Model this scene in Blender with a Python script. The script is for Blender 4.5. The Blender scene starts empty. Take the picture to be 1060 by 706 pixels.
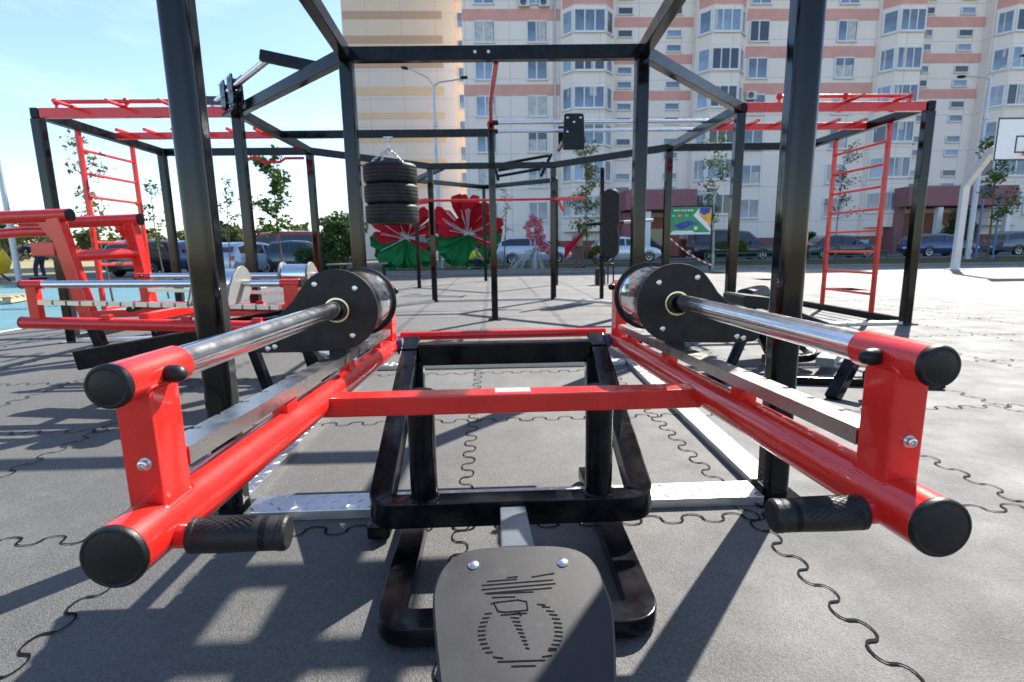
import bpy, math, random
from mathutils import Vector, Matrix, noise
random.seed(7)
rad = math.radians
S = bpy.context.scene
COL = S.collection
V = Vector

# ------------------------------------------------------------------ mesh builder
class MB:
    def __init__(s):
        s.v = []; s.f = []; s.m = []; s.wn = False
    def add(s, vs, fs, mi=0):
        o = len(s.v)
        s.v += [tuple(v) for v in vs]
        for f in fs:
            s.f.append([i + o for i in f]); s.m.append(mi)
        return s
    def loft(s, rings, mi=0, closed=True, caps=True):
        n = len(rings[0]); vs = [p for r in rings for p in r]; fs = []
        for i in range(len(rings) - 1):
            for j in range(n if closed else n - 1):
                a = i * n + j; b = i * n + (j + 1) % n
                fs.append((a, b, b + n, a + n))
        if caps:
            fs.append(tuple(range(n - 1, -1, -1)))
            fs.append(tuple(range((len(rings) - 1) * n, len(rings) * n)))
        return s.add(vs, fs, mi)
    def bar(s, p, q, w=.1, h=.1, r=.01, up=(0, 0, 1), mi=0, n=2):
        """rounded rectangular bar from p to q; w across, h along up"""
        s.wn = True
        p = V(p); q = V(q); t = (q - p).normalized(); up = V(up)
        if abs(t.dot(up.normalized())) > .99: up = V((0, 1, 0))
        side = t.cross(up).normalized(); u = side.cross(t).normalized()
        r = min(r, w * .45, h * .45)
        def sec(k):
            a, b = w / 2 - k, h / 2 - k; rr = max(r - k, .0004); o = []
            for cx, cy, a0 in ((a - rr, b - rr, 0), (-a + rr, b - rr, 90), (-a + rr, -b + rr, 180), (a - rr, -b + rr, 270)):
                for i in range(n + 1):
                    th = rad(a0 + 90 * i / n); o.append((cx + rr * math.cos(th), cy + rr * math.sin(th)))
            return o
        L = (q - p).length; c = min(r * .6, L * .2, .006)
        rings = [[p + t * d + side * x + u * y for x, y in sec(k)] for d, k in ((0, c), (c, 0), (L - c, 0), (L, c))]
        return s.loft(rings, mi)
    def box(s, c, d, r=.004, mi=0):
        c = V(c); return s.bar(c - V((0, 0, d[2] / 2)), c + V((0, 0, d[2] / 2)), d[0], d[1], r, (0, 1, 0), mi, 1)
    def sweep(s, path, w, h, r=.01, up=(0, 0, 1), mi=0, n=2):
        path = [V(p) for p in path]; up = V(up); rings = []; s.wn = True
        for i, p in enumerate(path):
            t1 = (p - path[i - 1]).normalized() if i else None
            t2 = (path[i + 1] - p).normalized() if i < len(path) - 1 else None
            t = ((t1 or t2) + (t2 or t1)).normalized()
            k = 1 / max(.5, (t1 or t2).dot(t))
            side = t.cross(up).normalized(); u = side.cross(t).normalized(); ring = []
            a, b = w / 2, h / 2
            for cx, cy, a0 in ((a - r, b - r, 0), (-a + r, b - r, 90), (-a + r, -b + r, 180), (a - r, -b + r, 270)):
                for j in range(n + 1):
                    th = rad(a0 + 90 * j / n)
                    ring.append(p + side * ((cx + r * math.cos(th)) * k) + u * (cy + r * math.sin(th)))
            rings.append(ring)
        return s.loft(rings, mi)
    def tube(s, pts, r, n=14, mi=0, caps=True):
        pts = [V(p) for p in pts]; rr = r if isinstance(r, (list, tuple)) else [r] * len(pts)
        t0 = (pts[1] - pts[0]).normalized()
        a = V((0, 0, 1)) if abs(t0.z) < .9 else V((1, 0, 0)); rings = []
        u = t0.cross(a).normalized()
        for i, p in enumerate(pts):
            t = ((pts[min(i + 1, len(pts) - 1)] - pts[max(i - 1, 0)])).normalized()
            u = (u - t * u.dot(t)).normalized(); w = t.cross(u)
            rings.append([p + (u * math.cos(2 * math.pi * k / n) + w * math.sin(2 * math.pi * k / n)) * rr[i] for k in range(n)])
        return s.loft(rings, mi, True, caps)
    def cyl(s, p, q, r, n=24, bev=.002, mi=0):
        p = V(p); q = V(q); t = (q - p).normalized(); L = (q - p).length; b = min(bev, L * .4, r * .5)
        return s.tube([p, p + t * b * .01, p + t * b, q - t * b, q - t * b * .01, q], [r - b, r - b * .99, r, r, r - b * .99, r - b], n, mi)
    def lathe(s, p, axis, prof, n=32, mi=0, caps=True):
        """prof: (distance along axis, radius)"""
        p = V(p); t = V(axis).normalized(); a = V((0, 0, 1)) if abs(t.z) < .9 else V((1, 0, 0))
        u = t.cross(a).normalized(); w = t.cross(u)
        rings = [[p + t * d + (u * math.cos(2 * math.pi * k / n) + w * math.sin(2 * math.pi * k / n)) * r for k in range(n)] for d, r in prof]
        return s.loft(rings, mi, True, caps)
    def prism(s, poly, o, ux, uy, th, bev=.002, mi=0):
        """polygon in plane (ux,uy) extruded by th along ux x uy, edges bevelled by insetting"""
        s.wn = s.wn or bev > 0
        o = V(o); ux = V(ux).normalized(); uy = V(uy).normalized(); nz = ux.cross(uy)
        n = len(poly); area = sum(poly[i][0] * poly[(i + 1) % n][1] - poly[(i + 1) % n][0] * poly[i][1] for i in range(n))
        if area < 0: poly = poly[::-1]
        def inset(k):
            out = []
            for i in range(n):
                a, b, c = V(poly[i - 1]), V(poly[i]), V(poly[(i + 1) % n])
                e1 = (b - a).normalized(); e2 = (c - b).normalized()
                m = V((-(e1.y + e2.y), e1.x + e2.x)); l = m.length
                if l < 1e-6: m = V((-e1.y, e1.x))
                else: m = m / l / max(.4, (V((-e1.y, e1.x)).dot(m / l)))
                out.append(b + m * k)
            return out
        ins = inset(bev) if bev else poly
        rings = []
        for d, pp in (((0, ins), (bev, poly), (th - bev, poly), (th, ins)) if bev else ((0, poly), (th, poly))):
            rings.append([o + ux * q[0] + uy * q[1] + nz * d for q in pp])
        return s.loft(rings, mi)
    def quad(s, a, b, c, d, mi=0): return s.add([a, b, c, d], [(0, 1, 2, 3)], mi)
    def build(s, name, mats, parent=None, off=(0, 0, 0), smooth=35, link=True):
        me = bpy.data.meshes.new(name); o_ = V(off)
        me.from_pydata([V(v) - o_ for v in s.v] if any(off) else s.v, [], s.f)
        if not isinstance(mats, (list, tuple)): mats = [mats]
        for m in mats: me.materials.append(m)
        me.polygons.foreach_set('material_index', s.m)
        if smooth:
            me.polygons.foreach_set('use_smooth', [True] * len(me.polygons))
            me.update()
            try: me.set_sharp_from_angle(angle=rad(smooth))
            except Exception: pass
        me.update()
        ob = bpy.data.objects.new(name, me); COL.objects.link(ob)
        if s.wn and smooth:
            wm_ = ob.modifiers.new('weighted_normal', 'WEIGHTED_NORMAL'); wm_.keep_sharp = True; wm_.weight = 80
        if parent: ob.parent = parent
        return ob

def fillet(pts, r, n=5):
    pts = [V(p) for p in pts]; out = [pts[0]]
    for i in range(1, len(pts) - 1):
        a, b, c = pts[i - 1], pts[i], pts[i + 1]
        d1 = (a - b).normalized(); d2 = (c - b).normalized()
        p1 = b + d1 * r; p2 = b + d2 * r
        for k in range(n + 1):
            t = k / n; out.append(p1 * (1 - t) ** 2 + b * 2 * t * (1 - t) + p2 * t * t)
    out.append(pts[-1]); return out

def tag(o, label=None, cat=None, group=None, kind=None):
    if label: o['label'] = label
    if cat: o['category'] = cat
    if group: o['group'] = group
    if kind: o['kind'] = kind
    return o
def thing(name, label, cat, loc=(0, 0, 0), rz=0, group=None):
    o = bpy.data.objects.new(name, None); COL.objects.link(o)
    o.location = loc; o.rotation_euler = (0, 0, rz); o.empty_display_size = .1
    return tag(o, label, cat, group)
def copy_tree(o, parent=None):
    c = o.copy(); COL.objects.link(c)
    if parent: c.parent = parent
    for ch in list(o.children): copy_tree(ch, c)
    return c
def inst(o, parent, loc):
    c = copy_tree(o, parent); c.location = loc; return c

# ------------------------------------------------------------------ materials
def mat(name, col=(.5, .5, .5), rough=.5, metal=0, spec=.5, coat=0, coatr=.1, var=0, vscale=8, bump=0, bscale=200, rvar=0, rscale=6, col2=None, wear=None, streak=0):
    m = bpy.data.materials.new(name); m.use_nodes = True
    nt = m.node_tree; N = nt.nodes; Lk = nt.links; b = N['Principled BSDF']
    b.inputs['Base Color'].default_value = (*col, 1); b.inputs['Roughness'].default_value = rough
    b.inputs['Metallic'].default_value = metal; b.inputs['Specular IOR Level'].default_value = spec
    b.inputs['Coat Weight'].default_value = coat; b.inputs['Coat Roughness'].default_value = coatr
    tc = N.new('ShaderNodeTexCoord')
    def nz(scale, det=4, rg=.6):
        t = N.new('ShaderNodeTexNoise'); t.inputs['Scale'].default_value = scale; t.inputs['Detail'].default_value = det
        t.inputs['Roughness'].default_value = rg; Lk.new(tc.outputs['Object'], t.inputs['Vector']); return t
    if var or col2:
        t = nz(vscale); mx = N.new('ShaderNodeMix'); mx.data_type = 'RGBA'
        c2 = col2 or tuple(min(1, c * (1 + var) + var * .02) for c in col); c1 = col if col2 else tuple(c * (1 - var) for c in col)
        mx.inputs['A'].default_value = (*c1, 1); mx.inputs['B'].default_value = (*c2, 1)
        rp = N.new('ShaderNodeMapRange'); rp.inputs['From Min'].default_value = .35; rp.inputs['From Max'].default_value = .65
        Lk.new(t.outputs['Fac'], rp.inputs['Value']); Lk.new(rp.outputs['Result'], mx.inputs['Factor']); Lk.new(mx.outputs['Result'], b.inputs['Base Color'])
    if rvar:
        t = nz(rscale, 5); rp = N.new('ShaderNodeMapRange'); rp.inputs['From Min'].default_value = .3; rp.inputs['From Max'].default_value = .7
        rp.inputs['To Min'].default_value = max(.02, rough - rvar); rp.inputs['To Max'].default_value = rough + rvar
        Lk.new(t.outputs['Fac'], rp.inputs['Value']); Lk.new(rp.outputs['Result'], b.inputs['Roughness'])
    if bump:
        t = nz(bscale, 2); bp = N.new('ShaderNodeBump'); bp.inputs['Strength'].default_value = bump; bp.inputs['Distance'].default_value = .002
        Lk.new(t.outputs['Fac'], bp.inputs['Height']); Lk.new(bp.outputs['Normal'], b.inputs['Normal'])
    if wear:
        t = nz(wear[1], 6, .7); rp = N.new('ShaderNodeMapRange'); rp.inputs['From Min'].default_value = wear[2]; rp.inputs['From Max'].default_value = wear[2] + wear[3]; rp.inputs['To Max'].default_value = wear[4]
        Lk.new(t.outputs['Fac'], rp.inputs['Value']); mx = N.new('ShaderNodeMix'); mx.data_type = 'RGBA'; mx.inputs['B'].default_value = (*wear[0], 1)
        if b.inputs['Base Color'].links: Lk.new(b.inputs['Base Color'].links[0].from_socket, mx.inputs['A'])
        else: mx.inputs['A'].default_value = (*col, 1)
        Lk.new(rp.outputs['Result'], mx.inputs['Factor']); Lk.new(mx.outputs['Result'], b.inputs['Base Color'])
    if streak:
        mp = N.new('ShaderNodeMapping'); mp.inputs['Scale'].default_value = (1, 1, .03); Lk.new(tc.outputs['Object'], mp.inputs['Vector'])
        t = nz(45, 3); Lk.new(mp.outputs[0], t.inputs['Vector']); bp = N.new('ShaderNodeBump'); bp.inputs['Strength'].default_value = streak; bp.inputs['Distance'].default_value = .004
        Lk.new(t.outputs['Fac'], bp.inputs['Height']); Lk.new(bp.outputs['Normal'], b.inputs['Normal'])
    return m
M = {}
M['black'] = mat('black_gloss_paint', (.0035, .0038, .005), .15, spec=.22, rvar=.07, rscale=14, bump=.03, bscale=90, var=.35, vscale=9, wear=((.12, .11, .10), 13, .62, .12, .16))
M['red'] = mat('red_gloss_paint', (.66, .015, .010), .28, spec=.4, coat=.5, coatr=.05, var=.10, vscale=6, bump=.08, bscale=120, rvar=.08, wear=((.30, .06, .045), 38, .66, .05, .55))
M['post'] = mat('black_post_paint', (.004, .0042, .005), .08, spec=.40, rvar=.05, rscale=9, streak=.10, wear=((.10, .09, .08), 11, .60, .2, .12))
M['worn'] = mat('worn_black_paint', (.004, .0042, .005), .16, spec=.3, rvar=.08, rscale=14, wear=((.20, .19, .18), 12, .52, .22, .42))
M['chrome'] = mat('polished_steel', (.74, .74, .75), .2, 1, rvar=.06, rscale=30, var=.05, vscale=20)
M['drum'] = mat('polished_drum_steel', (.8, .8, .8), .15, 1, rvar=.04, rscale=30)
M['steel'] = mat('brushed_steel', (.56, .55, .53), .3, 1, rvar=.06, rscale=25, var=.05, vscale=6)
M['zinc'] = mat('zinc_bolt', (.7, .7, .7), .25, 1)
M['gold'] = mat('yellow_chromate', (.74, .64, .42), .25, 1)
M['alu'] = mat('tread_plate_aluminium', (.58, .58, .58), .36, 1, rvar=.06, rscale=9, var=.06, vscale=4)
M['plastic'] = mat('black_plastic', (.009, .009, .0095), .42, spec=.3, bump=.2, bscale=350, var=.25, vscale=20)
M['grip'] = mat('grip_rubber', (.012, .012, .012), .5, spec=.35, bump=.35, bscale=260)
M['seat'] = mat('seat_hdpe', (.019, .0195, .021), .48, spec=.32, bump=.3, bscale=900, var=.25, vscale=6, rvar=.1, wear=((.11, .105, .10), 22, .60, .14, .3))
M['dark'] = mat('black_groove', (.004, .004, .004), .8, spec=.1)
M['tyre'] = mat('tyre_rubber', (.013, .013, .014), .6, spec=.35, var=.4, vscale=5, bump=.15, bscale=60)
M['blue_nylon'] = mat('blue_washer', (.03, .045, .12), .35)
M['postgrey'] = mat('grey_blue_bar', (.20, .235, .27), .28, .5, var=.08)  # sky reflection on the seat post put into a grey-blue colour
M['greyplate'] = mat('grey_plate', (.20, .195, .185), .5, var=.1)
M['white'] = mat('white_paint', (.75, .76, .78), .4, var=.04)
M['galv'] = mat('galvanised_post', (.48, .50, .52), .45, .6, var=.08, vscale=3)
M['sticker'] = mat('silver_sticker', (.55, .54, .5), .35, .5, var=.35, vscale=260)
M['glass'] = mat('window_glass', (.13, .18, .26), .08, spec=.9, var=.5, vscale=.35)  # base colour brightened to a blue that stands for reflected sky
M['glass_dark'] = mat('dark_window_glass', (.045, .06, .085), .06, spec=.8)
M['pvc'] = mat('white_window_frame', (.70, .71, .73), .4)
M['glass_light'] = mat('sky_tinted_window_glass', (.22, .30, .42), .08, spec=.9, var=.3, vscale=.5)  # paler copy, brighter sky reflection painted into the pane colour
M['curtain'] = mat('curtain', (.5, .5, .5), .8, var=.2, vscale=3)
M['grass'] = mat('dry_lawn', (.05, .06, .022), .9, spec=.1, col2=(.11, .095, .045), vscale=1.4)
M['earth'] = mat('dry_earth', (.30, .25, .17), .95, spec=.1, col2=(.20, .19, .09), vscale=.25)
M['asphalt'] = mat('asphalt', (.07, .07, .072), .85, spec=.3, var=.2, vscale=.8, bump=.3, bscale=80)
M['path'] = mat('grey_path', (.12, .12, .12), .85, spec=.2, var=.12, vscale=1.2)
M['kerb'] = mat('kerb_concrete', (.24, .235, .225), .85, spec=.2, var=.12, vscale=2)
M['pave'] = mat('pale_paving', (.27, .255, .225), .75, spec=.3, var=.07, vscale=1.3, bump=.1, bscale=60)
M['pavepink'] = mat('pinkish_paving', (.25, .19, .16), .75, spec=.3, var=.08, vscale=1.3)
M['court'] = mat('blue_court_rubber', (.085, .185, .215), .85, spec=.25, var=.12, vscale=3, bump=.3, bscale=150)
M['line'] = mat('court_line', (.62, .64, .64), .8)
M['wood'] = mat('pallet_wood', (.42, .33, .2), .8, var=.2, vscale=9)
M['bark'] = mat('bark', (.12, .10, .08), .9, spec=.1, var=.3, vscale=30)
M['birch'] = mat('whitewashed_bark', (.5, .48, .45), .9, spec=.1, var=.3, vscale=12)
def leafmat(name, c1, c2):
    m = mat(name, c1, .65, spec=.25, col2=c2, vscale=2.2)
    nt = m.node_tree; b = nt.nodes['Principled BSDF']
    tr = nt.nodes.new('ShaderNodeBsdfTranslucent'); ms = nt.nodes.new('ShaderNodeMixShader'); ms.inputs[0].default_value = .35
    src = b.inputs['Base Color'].links[0].from_socket
    nt.links.new(src, tr.inputs['Color']); out = nt.nodes['Material Output']
    nt.links.new(b.outputs[0], ms.inputs[1]); nt.links.new(tr.outputs[0], ms.inputs[2]); nt.links.new(ms.outputs[0], out.inputs[0])
    return m
M['leaf'] = leafmat('green_leaves', (.05, .095, .02), (.10, .14, .03))
M['leafdark'] = leafmat('dark_leaves', (.035, .07, .02), (.07, .115, .03))
M['leafyel'] = leafmat('yellowing_leaves', (.13, .14, .03), (.20, .12, .035))
M['leaflight'] = leafmat('light_green_leaves', (.13, .17, .04), (.2, .22, .06))
M['leaffar'] = leafmat('far_leaves', (.045, .075, .025), (.11, .12, .035))
M['petal'] = leafmat('red_petal_cloth', (.72, .02, .04), (.55, .01, .025))
M['leafcloth'] = leafmat('green_cloth', (.03, .34, .10), (.02, .22, .06))
M['pink'] = leafmat('pink_blossom', (.8, .45, .5), (.72, .14, .22))
M['skin'] = mat('skin', (.45, .27, .19), .55)
M['hair'] = mat('dark_hair', (.02, .015, .012), .6)
M['navy'] = mat('navy_cloth', (.018, .025, .05), .85)
M['jeans'] = mat('dark_jeans', (.02, .03, .065), .85, var=.2)
M['beige'] = mat('beige_cloth', (.42, .38, .32), .85, var=.1)
M['khaki'] = mat('khaki_cloth', (.12, .11, .09), .85, var=.1)
M['hivis'] = mat('hi_vis_yellow', (.55, .75, .02), .7)
M['yellow'] = mat('yellow_paint', (.70, .48, .02), .45, var=.15, vscale=4)
M['greenrail'] = mat('green_rail_paint', (.02, .10, .06), .5)
M['bluepole'] = mat('blue_pole_paint', (.06, .16, .34), .45)
M['tail'] = mat('tail_lamp', (.35, .01, .01), .2, spec=.8)
M['head'] = mat('head_lamp', (.6, .62, .65), .1, spec=.9)
M['carglass'] = mat('car_glass', (.015, .02, .026), .05, spec=.9)
M['rim'] = mat('wheel_rim', (.5, .5, .52), .3, .8)
M['orange'] = mat('rim_orange', (.7, .12, .03), .4)
def carpaint(n, c): return mat(n, c, .25, .3, coat=1, coatr=.05)
# candy tape: object-space stripes
def striped(name, c1, c2, per, axis='X', rough=.5):
    m = mat(name, c1, rough); nt = m.node_tree; N = nt.nodes; Lk = nt.links
    tc = N.new('ShaderNodeTexCoord'); sx = N.new('ShaderNodeSeparateXYZ'); Lk.new(tc.outputs['Object'], sx.inputs[0])
    a = N.new('ShaderNodeMath'); a.operation = 'DIVIDE'; a.inputs[1].default_value = per; Lk.new(sx.outputs[axis], a.inputs[0])
    f = N.new('ShaderNodeMath'); f.operation = 'FRACT'; Lk.new(a.outputs[0], f.inputs[0])
    g = N.new('ShaderNodeMath'); g.operation = 'GREATER_THAN'; g.inputs[1].default_value = .5; Lk.new(f.outputs[0], g.inputs[0])
    mx = N.new('ShaderNodeMix'); mx.data_type = 'RGBA'; mx.inputs['A'].default_value = (*c1, 1); mx.inputs['B'].default_value = (*c2, 1)
    Lk.new(g.outputs[0], mx.inputs['Factor']); Lk.new(mx.outputs['Result'], N['Principled BSDF'].inputs['Base Color']); return m
M['tape'] = striped('barrier_tape', (.7, .05, .04), (.8, .8, .8), .22)
def panelwall(name, col, pw, ph, joint=.7, rough=.85):
    """concrete wall panels with thin joints, weathering"""
    m = mat(name, col, rough, spec=.25); nt = m.node_tree; N = nt.nodes; Lk = nt.links; b = N['Principled BSDF']
    tc = N.new('ShaderNodeTexCoord'); sx = N.new('ShaderNodeSeparateXYZ'); Lk.new(tc.outputs['Object'], sx.inputs[0])
    def fr(sock, d, w):
        a = N.new('ShaderNodeMath'); a.operation = 'DIVIDE'; a.inputs[1].default_value = d; Lk.new(sock, a.inputs[0])
        f = N.new('ShaderNodeMath'); f.operation = 'FRACT'; Lk.new(a.outputs[0], f.inputs[0])
        g = N.new('ShaderNodeMath'); g.operation = 'LESS_THAN'; g.inputs[1].default_value = w / d; Lk.new(f.outputs[0], g.inputs[0]); return g.outputs[0]
    mxm = N.new('ShaderNodeMath'); mxm.operation = 'MAXIMUM'
    Lk.new(fr(sx.outputs['X'], pw, .05), mxm.inputs[0]); Lk.new(fr(sx.outputs['Z'], ph, .05), mxm.inputs[1])
    t = N.new('ShaderNodeTexNoise'); t.inputs['Scale'].default_value = .5; t.inputs['Detail'].default_value = 6
    Lk.new(tc.outputs['Object'], t.inputs['Vector'])
    c1 = N.new('ShaderNodeMix'); c1.data_type = 'RGBA'; c1.inputs['A'].default_value = (*[c * .93 for c in col], 1); c1.inputs['B'].default_value = (*[min(1, c * 1.05) for c in col], 1)
    Lk.new(t.outputs['Fac'], c1.inputs['Factor'])
    c2 = N.new('ShaderNodeMix'); c2.data_type = 'RGBA'; c2.inputs['B'].default_value = (*[c * joint for c in col], 1)
    Lk.new(mxm.outputs[0], c2.inputs['Factor']); Lk.new(c1.outputs['Result'], c2.inputs['A']); Lk.new(c2.outputs['Result'], b.inputs['Base Color']); return m
M['wall'] = panelwall('cream_wall_panels', (.82, .745, .695), 3.4, 2.8)
M['wallpink'] = mat('pink_wall_band', (.66, .35, .31), .85, spec=.2, var=.06, vscale=1)
M['mauve'] = mat('mauve_canopy', (.28, .13, .145), .8, spec=.2, var=.06, vscale=1)
M['plinth'] = mat('brick_red_plinth', (.30, .12, .09), .85, spec=.2, var=.1, vscale=2)
M['tower'] = panelwall('peach_wall_panels', (.70, .58, .46), 3.6, 2.8)
M['toweror'] = mat('ochre_wall_band', (.66, .50, .34), .85, spec=.2, var=.06)
M['towerbr'] = mat('brown_wall_band', (.50, .34, .25), .85, spec=.2, var=.06)
M['towerpk'] = panelwall('pale_wall_panels', (.68, .60, .57), 3.6, 2.8)
M['acwhite'] = mat('ac_casing', (.6, .6, .58), .5)

# rubber crumb tiles: speckled granules, tile to tile tone, dust
def rubber():
    m = mat('rubber_crumb_tiles', (.1, .1, .1), .8, spec=1.0); nt = m.node_tree; N = nt.nodes; Lk = nt.links; b = N['Principled BSDF']
    tc = N.new('ShaderNodeTexCoord')
    def noise_(sc, det=3, rg=.6):
        t = N.new('ShaderNodeTexNoise'); t.inputs['Scale'].default_value = sc; t.inputs['Detail'].default_value = det; t.inputs['Roughness'].default_value = rg
        Lk.new(tc.outputs['Object'], t.inputs['Vector']); return t.outputs['Fac']
    def mr(s_, a, b_, c, d):
        r = N.new('ShaderNodeMapRange'); r.inputs['From Min'].default_value = a; r.inputs['From Max'].default_value = b_
        r.inputs['To Min'].default_value = c; r.inputs['To Max'].default_value = d; Lk.new(s_, r.inputs['Value']); return r.outputs['Result']
    def mul(a, c):
        k = N.new('ShaderNodeMath'); k.operation = 'MULTIPLY'; Lk.new(a, k.inputs[0]); Lk.new(c, k.inputs[1]); return k.outputs[0]
    vor = N.new('ShaderNodeTexVoronoi'); vor.inputs['Scale'].default_value = 260; Lk.new(tc.outputs['Object'], vor.inputs['Vector'])
    sep = N.new('ShaderNodeSeparateColor'); Lk.new(vor.outputs['Color'], sep.inputs[0])
    gran = mr(sep.outputs[0], 0, 1, .5, 1.5)
    big = mr(noise_(1.1, 6), .3, .7, .84, 1.16)
    mid = mr(noise_(14, 5), .3, .7, .9, 1.1)
    mp = N.new('ShaderNodeMapping'); mp.inputs['Scale'].default_value = (1 / 1.01, 1 / 1.13, 0); mp.inputs['Location'].default_value = (TILE[0], TILE[1], 0)
    Lk.new(tc.outputs['Object'], mp.inputs['Vector'])
    fl = N.new('ShaderNodeVectorMath'); fl.operation = 'FLOOR'; Lk.new(mp.outputs[0], fl.inputs[0])
    wn = N.new('ShaderNodeTexWhiteNoise'); Lk.new(fl.outputs[0], wn.inputs['Vector'])
    tile = mr(wn.outputs['Value'], 0, 1, .9, 1.1)
    k = mul(mul(gran, big), mul(mid, tile))
    sc = N.new('ShaderNodeVectorMath'); sc.operation = 'SCALE'; sc.inputs[0].default_value = RUB; Lk.new(k, sc.inputs['Scale'])
    # pale dust where feet carry it
    mx = N.new('ShaderNodeMix'); mx.data_type = 'RGBA'; mx.inputs['B'].default_value = (.30, .28, .25, 1)
    Lk.new(mr(noise_(.45, 8, .7), .52, .8, 0, .4), mx.inputs['Factor']); Lk.new(sc.outputs[0], mx.inputs['A']); Lk.new(mx.outputs['Result'], b.inputs['Base Color'])
    Lk.new(mr(noise_(3, 4), .3, .7, .70, .85), b.inputs['Roughness'])
    bp = N.new('ShaderNodeBump'); bp.inputs['Strength'].default_value = .55; bp.inputs['Distance'].default_value = .0025
    Lk.new(vor.outputs['Distance'], bp.inputs['Height']); Lk.new(bp.outputs['Normal'], b.inputs['Normal'])
    return m
TX, TY, TX0, TY0 = 1.01, 1.13, -.125, 1.67
TILE = (-TX0 / TX, -TY0 / TY)
RUB = (.055, .053, .049)
M['rubber'] = rubber()

EMB= [[(-0.0874, -0.0831), (-0.0299, -0.0806)], [(-0.049, -0.0761), (-0.0285, -0.0748)], [(-0.0009, -0.0769), (0.0434, -0.07)], [(-0.0968, -0.092), (0.0392, -0.0853)], [(-0.0973, -0.1018), (0.043, -0.0941)], [(-0.0913, -0.1104), (0.0348, -0.1037)], [(-0.0867, -0.1113), (-0.0011, -0.1111)], [(-0.0775, -0.12), (-0.0354, -0.1205)], [(-0.0804, -0.1345), (-0.0747, -0.1315), (-0.0299, -0.1275), (-0.0147, -0.1322), (-0.0137, -0.1499), (-0.0547, -0.1525), (-0.0676, -0.15), (-0.0747, -0.1335)], [(-0.0621, -0.1579), (-0.0158, -0.1562)], [(-0.0426, -0.1569), (-0.0286, -0.155), (-0.0267, -0.1614)], [(-0.0445, -0.1637), (-0.0308, -0.1656)], [(-0.0415, -0.1715), (-0.0289, -0.1733)], [(-0.0386, -0.1792), (-0.027, -0.1809)], [(-0.0357, -0.1867), (-0.0251, -0.1884)], [(-0.0328, -0.1941), (-0.0233, -0.1957)], [(-0.03, -0.2014), (-0.0215, -0.203)], [(-0.0272, -0.2087), (-0.0198, -0.2101)], [(-0.0244, -0.2158), (-0.018, -0.2172)], [(-0.0217, -0.2228), (-0.0163, -0.2241)], [(-0.0911, -0.1541), (-0.0788, -0.1534)], [(-0.0954, -0.1627), (-0.0833, -0.162)], [(-0.0992, -0.1712), (-0.0871, -0.1705)], [(-0.1012, -0.1796), (-0.0893, -0.1789)], [(-0.1027, -0.1879), (-0.0909, -0.1872)], [(-0.1026, -0.1961), (-0.0908, -0.1955)], [(-0.1013, -0.2043), (-0.0897, -0.2037)], [(-0.0986, -0.2124), (-0.087, -0.2118)], [(-0.0948, -0.2204), (-0.0833, -0.2198)], [(-0.0896, -0.2283), (-0.0782, -0.2278)], [(-0.0767, -0.2365), (-0.0613, -0.2393)], [(0.0053, -0.1384), (0.0188, -0.1404)], [(0.0134, -0.144), (0.0268, -0.146)], [(0.0204, -0.1528), (0.0337, -0.1547)], [(0.0252, -0.1606), (0.0384, -0.1625)], [(0.0288, -0.1689), (0.0418, -0.1708)], [(0.0311, -0.1777), (0.0441, -0.1795)], [(0.0312, -0.1862), (0.0441, -0.188)], [(0.0308, -0.1945), (0.0436, -0.1963)], [(0.0293, -0.2027), (0.042, -0.2044)], [(0.0268, -0.2106), (0.0394, -0.2123)], [(0.0228, -0.2184), (0.0352, -0.2201)], [(0.0173, -0.2249), (0.0297, -0.2265)], [(0.0158, -0.2292), (0.0289, -0.2287)], [(0.0045, -0.2396), (0.0201, -0.2382)], [(-0.0691, -0.2449), (0.0085, -0.2457)], [(-0.047, -0.2537), (-0.0081, -0.2544)]]
# ------------------------------------------------------------------ ground
def sheet(name, pts, z, m, kind='structure'):
    mb = MB(); mb.add([(x, y, z) for x, y in pts], [tuple(range(len(pts)))])
    o = mb.build(name, m, smooth=0); tag(o, kind=kind); return o
sheet('ground', [(-900, -60), (900, -60), (900, 1500), (-900, 1500)], -.012, M['earth'])
sheet('rubber_floor', [(-6.1, -6), (6.6, -6), (8.2, 20.3), (-6.1, 20.3)], 0, M['rubber'])
sheet('paved_plaza', [(6.65, -6), (60, -6), (60, 15.0), (16.5, 18.4), (8.25, 20.3)], -.004, M['pave'])
for i, (a, b) in enumerate(((8.2, 8.9), (11.6, 12.4), (15.3, 16.2))):
    sheet('paving_stripe', [(7.0 + i * .2, a + 2.2), (60, a - 14), (60, b - 14), (7.0 + i * .2, b + 2.2)], 0, M['pavepink'])
sheet('blue_court', [(-46, 3.2), (-6.2, 3.2), (-6.2, 19), (-46, 19)], -.004, M['court'])
sheet('court_line', [(-6.32, 3.2), (-6.21, 3.2), (-6.21, 19), (-6.32, 19)], 0, M['line'])
sheet('court_line', [(-46, 18.7), (-6.33, 18.7), (-6.33, 18.8), (-46, 18.8)], 0, M['line'])
sheet('footpath', [(-6.1, 20.45), (8.25, 20.45), (16.6, 18.55), (60, 15.2), (60, 18.5), (17, 21.2), (8.3, 22.8), (-8, 22.8)], -.004, M['path'])
sheet('lawn', [(-8, 22.95), (8.3, 22.95), (17, 21.35), (70, 17.8), (70, 30.8), (-8, 30.8)], .03, M['grass'])
sheet('car_park', [(-9, 31.0), (75, 31.0), (75, 38.6), (-9, 38.6)], -.004, M['asphalt'])
sheet('lawn', [(-9, 38.9), (75, 38.9), (75, 46), (-9, 46)], .03, M['grass'])
sheet('asphalt_lane', [(-90, 23), (-8.2, 23), (-8.2, 29.5), (-90, 29.5)], -.004, M['asphalt'])
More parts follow.
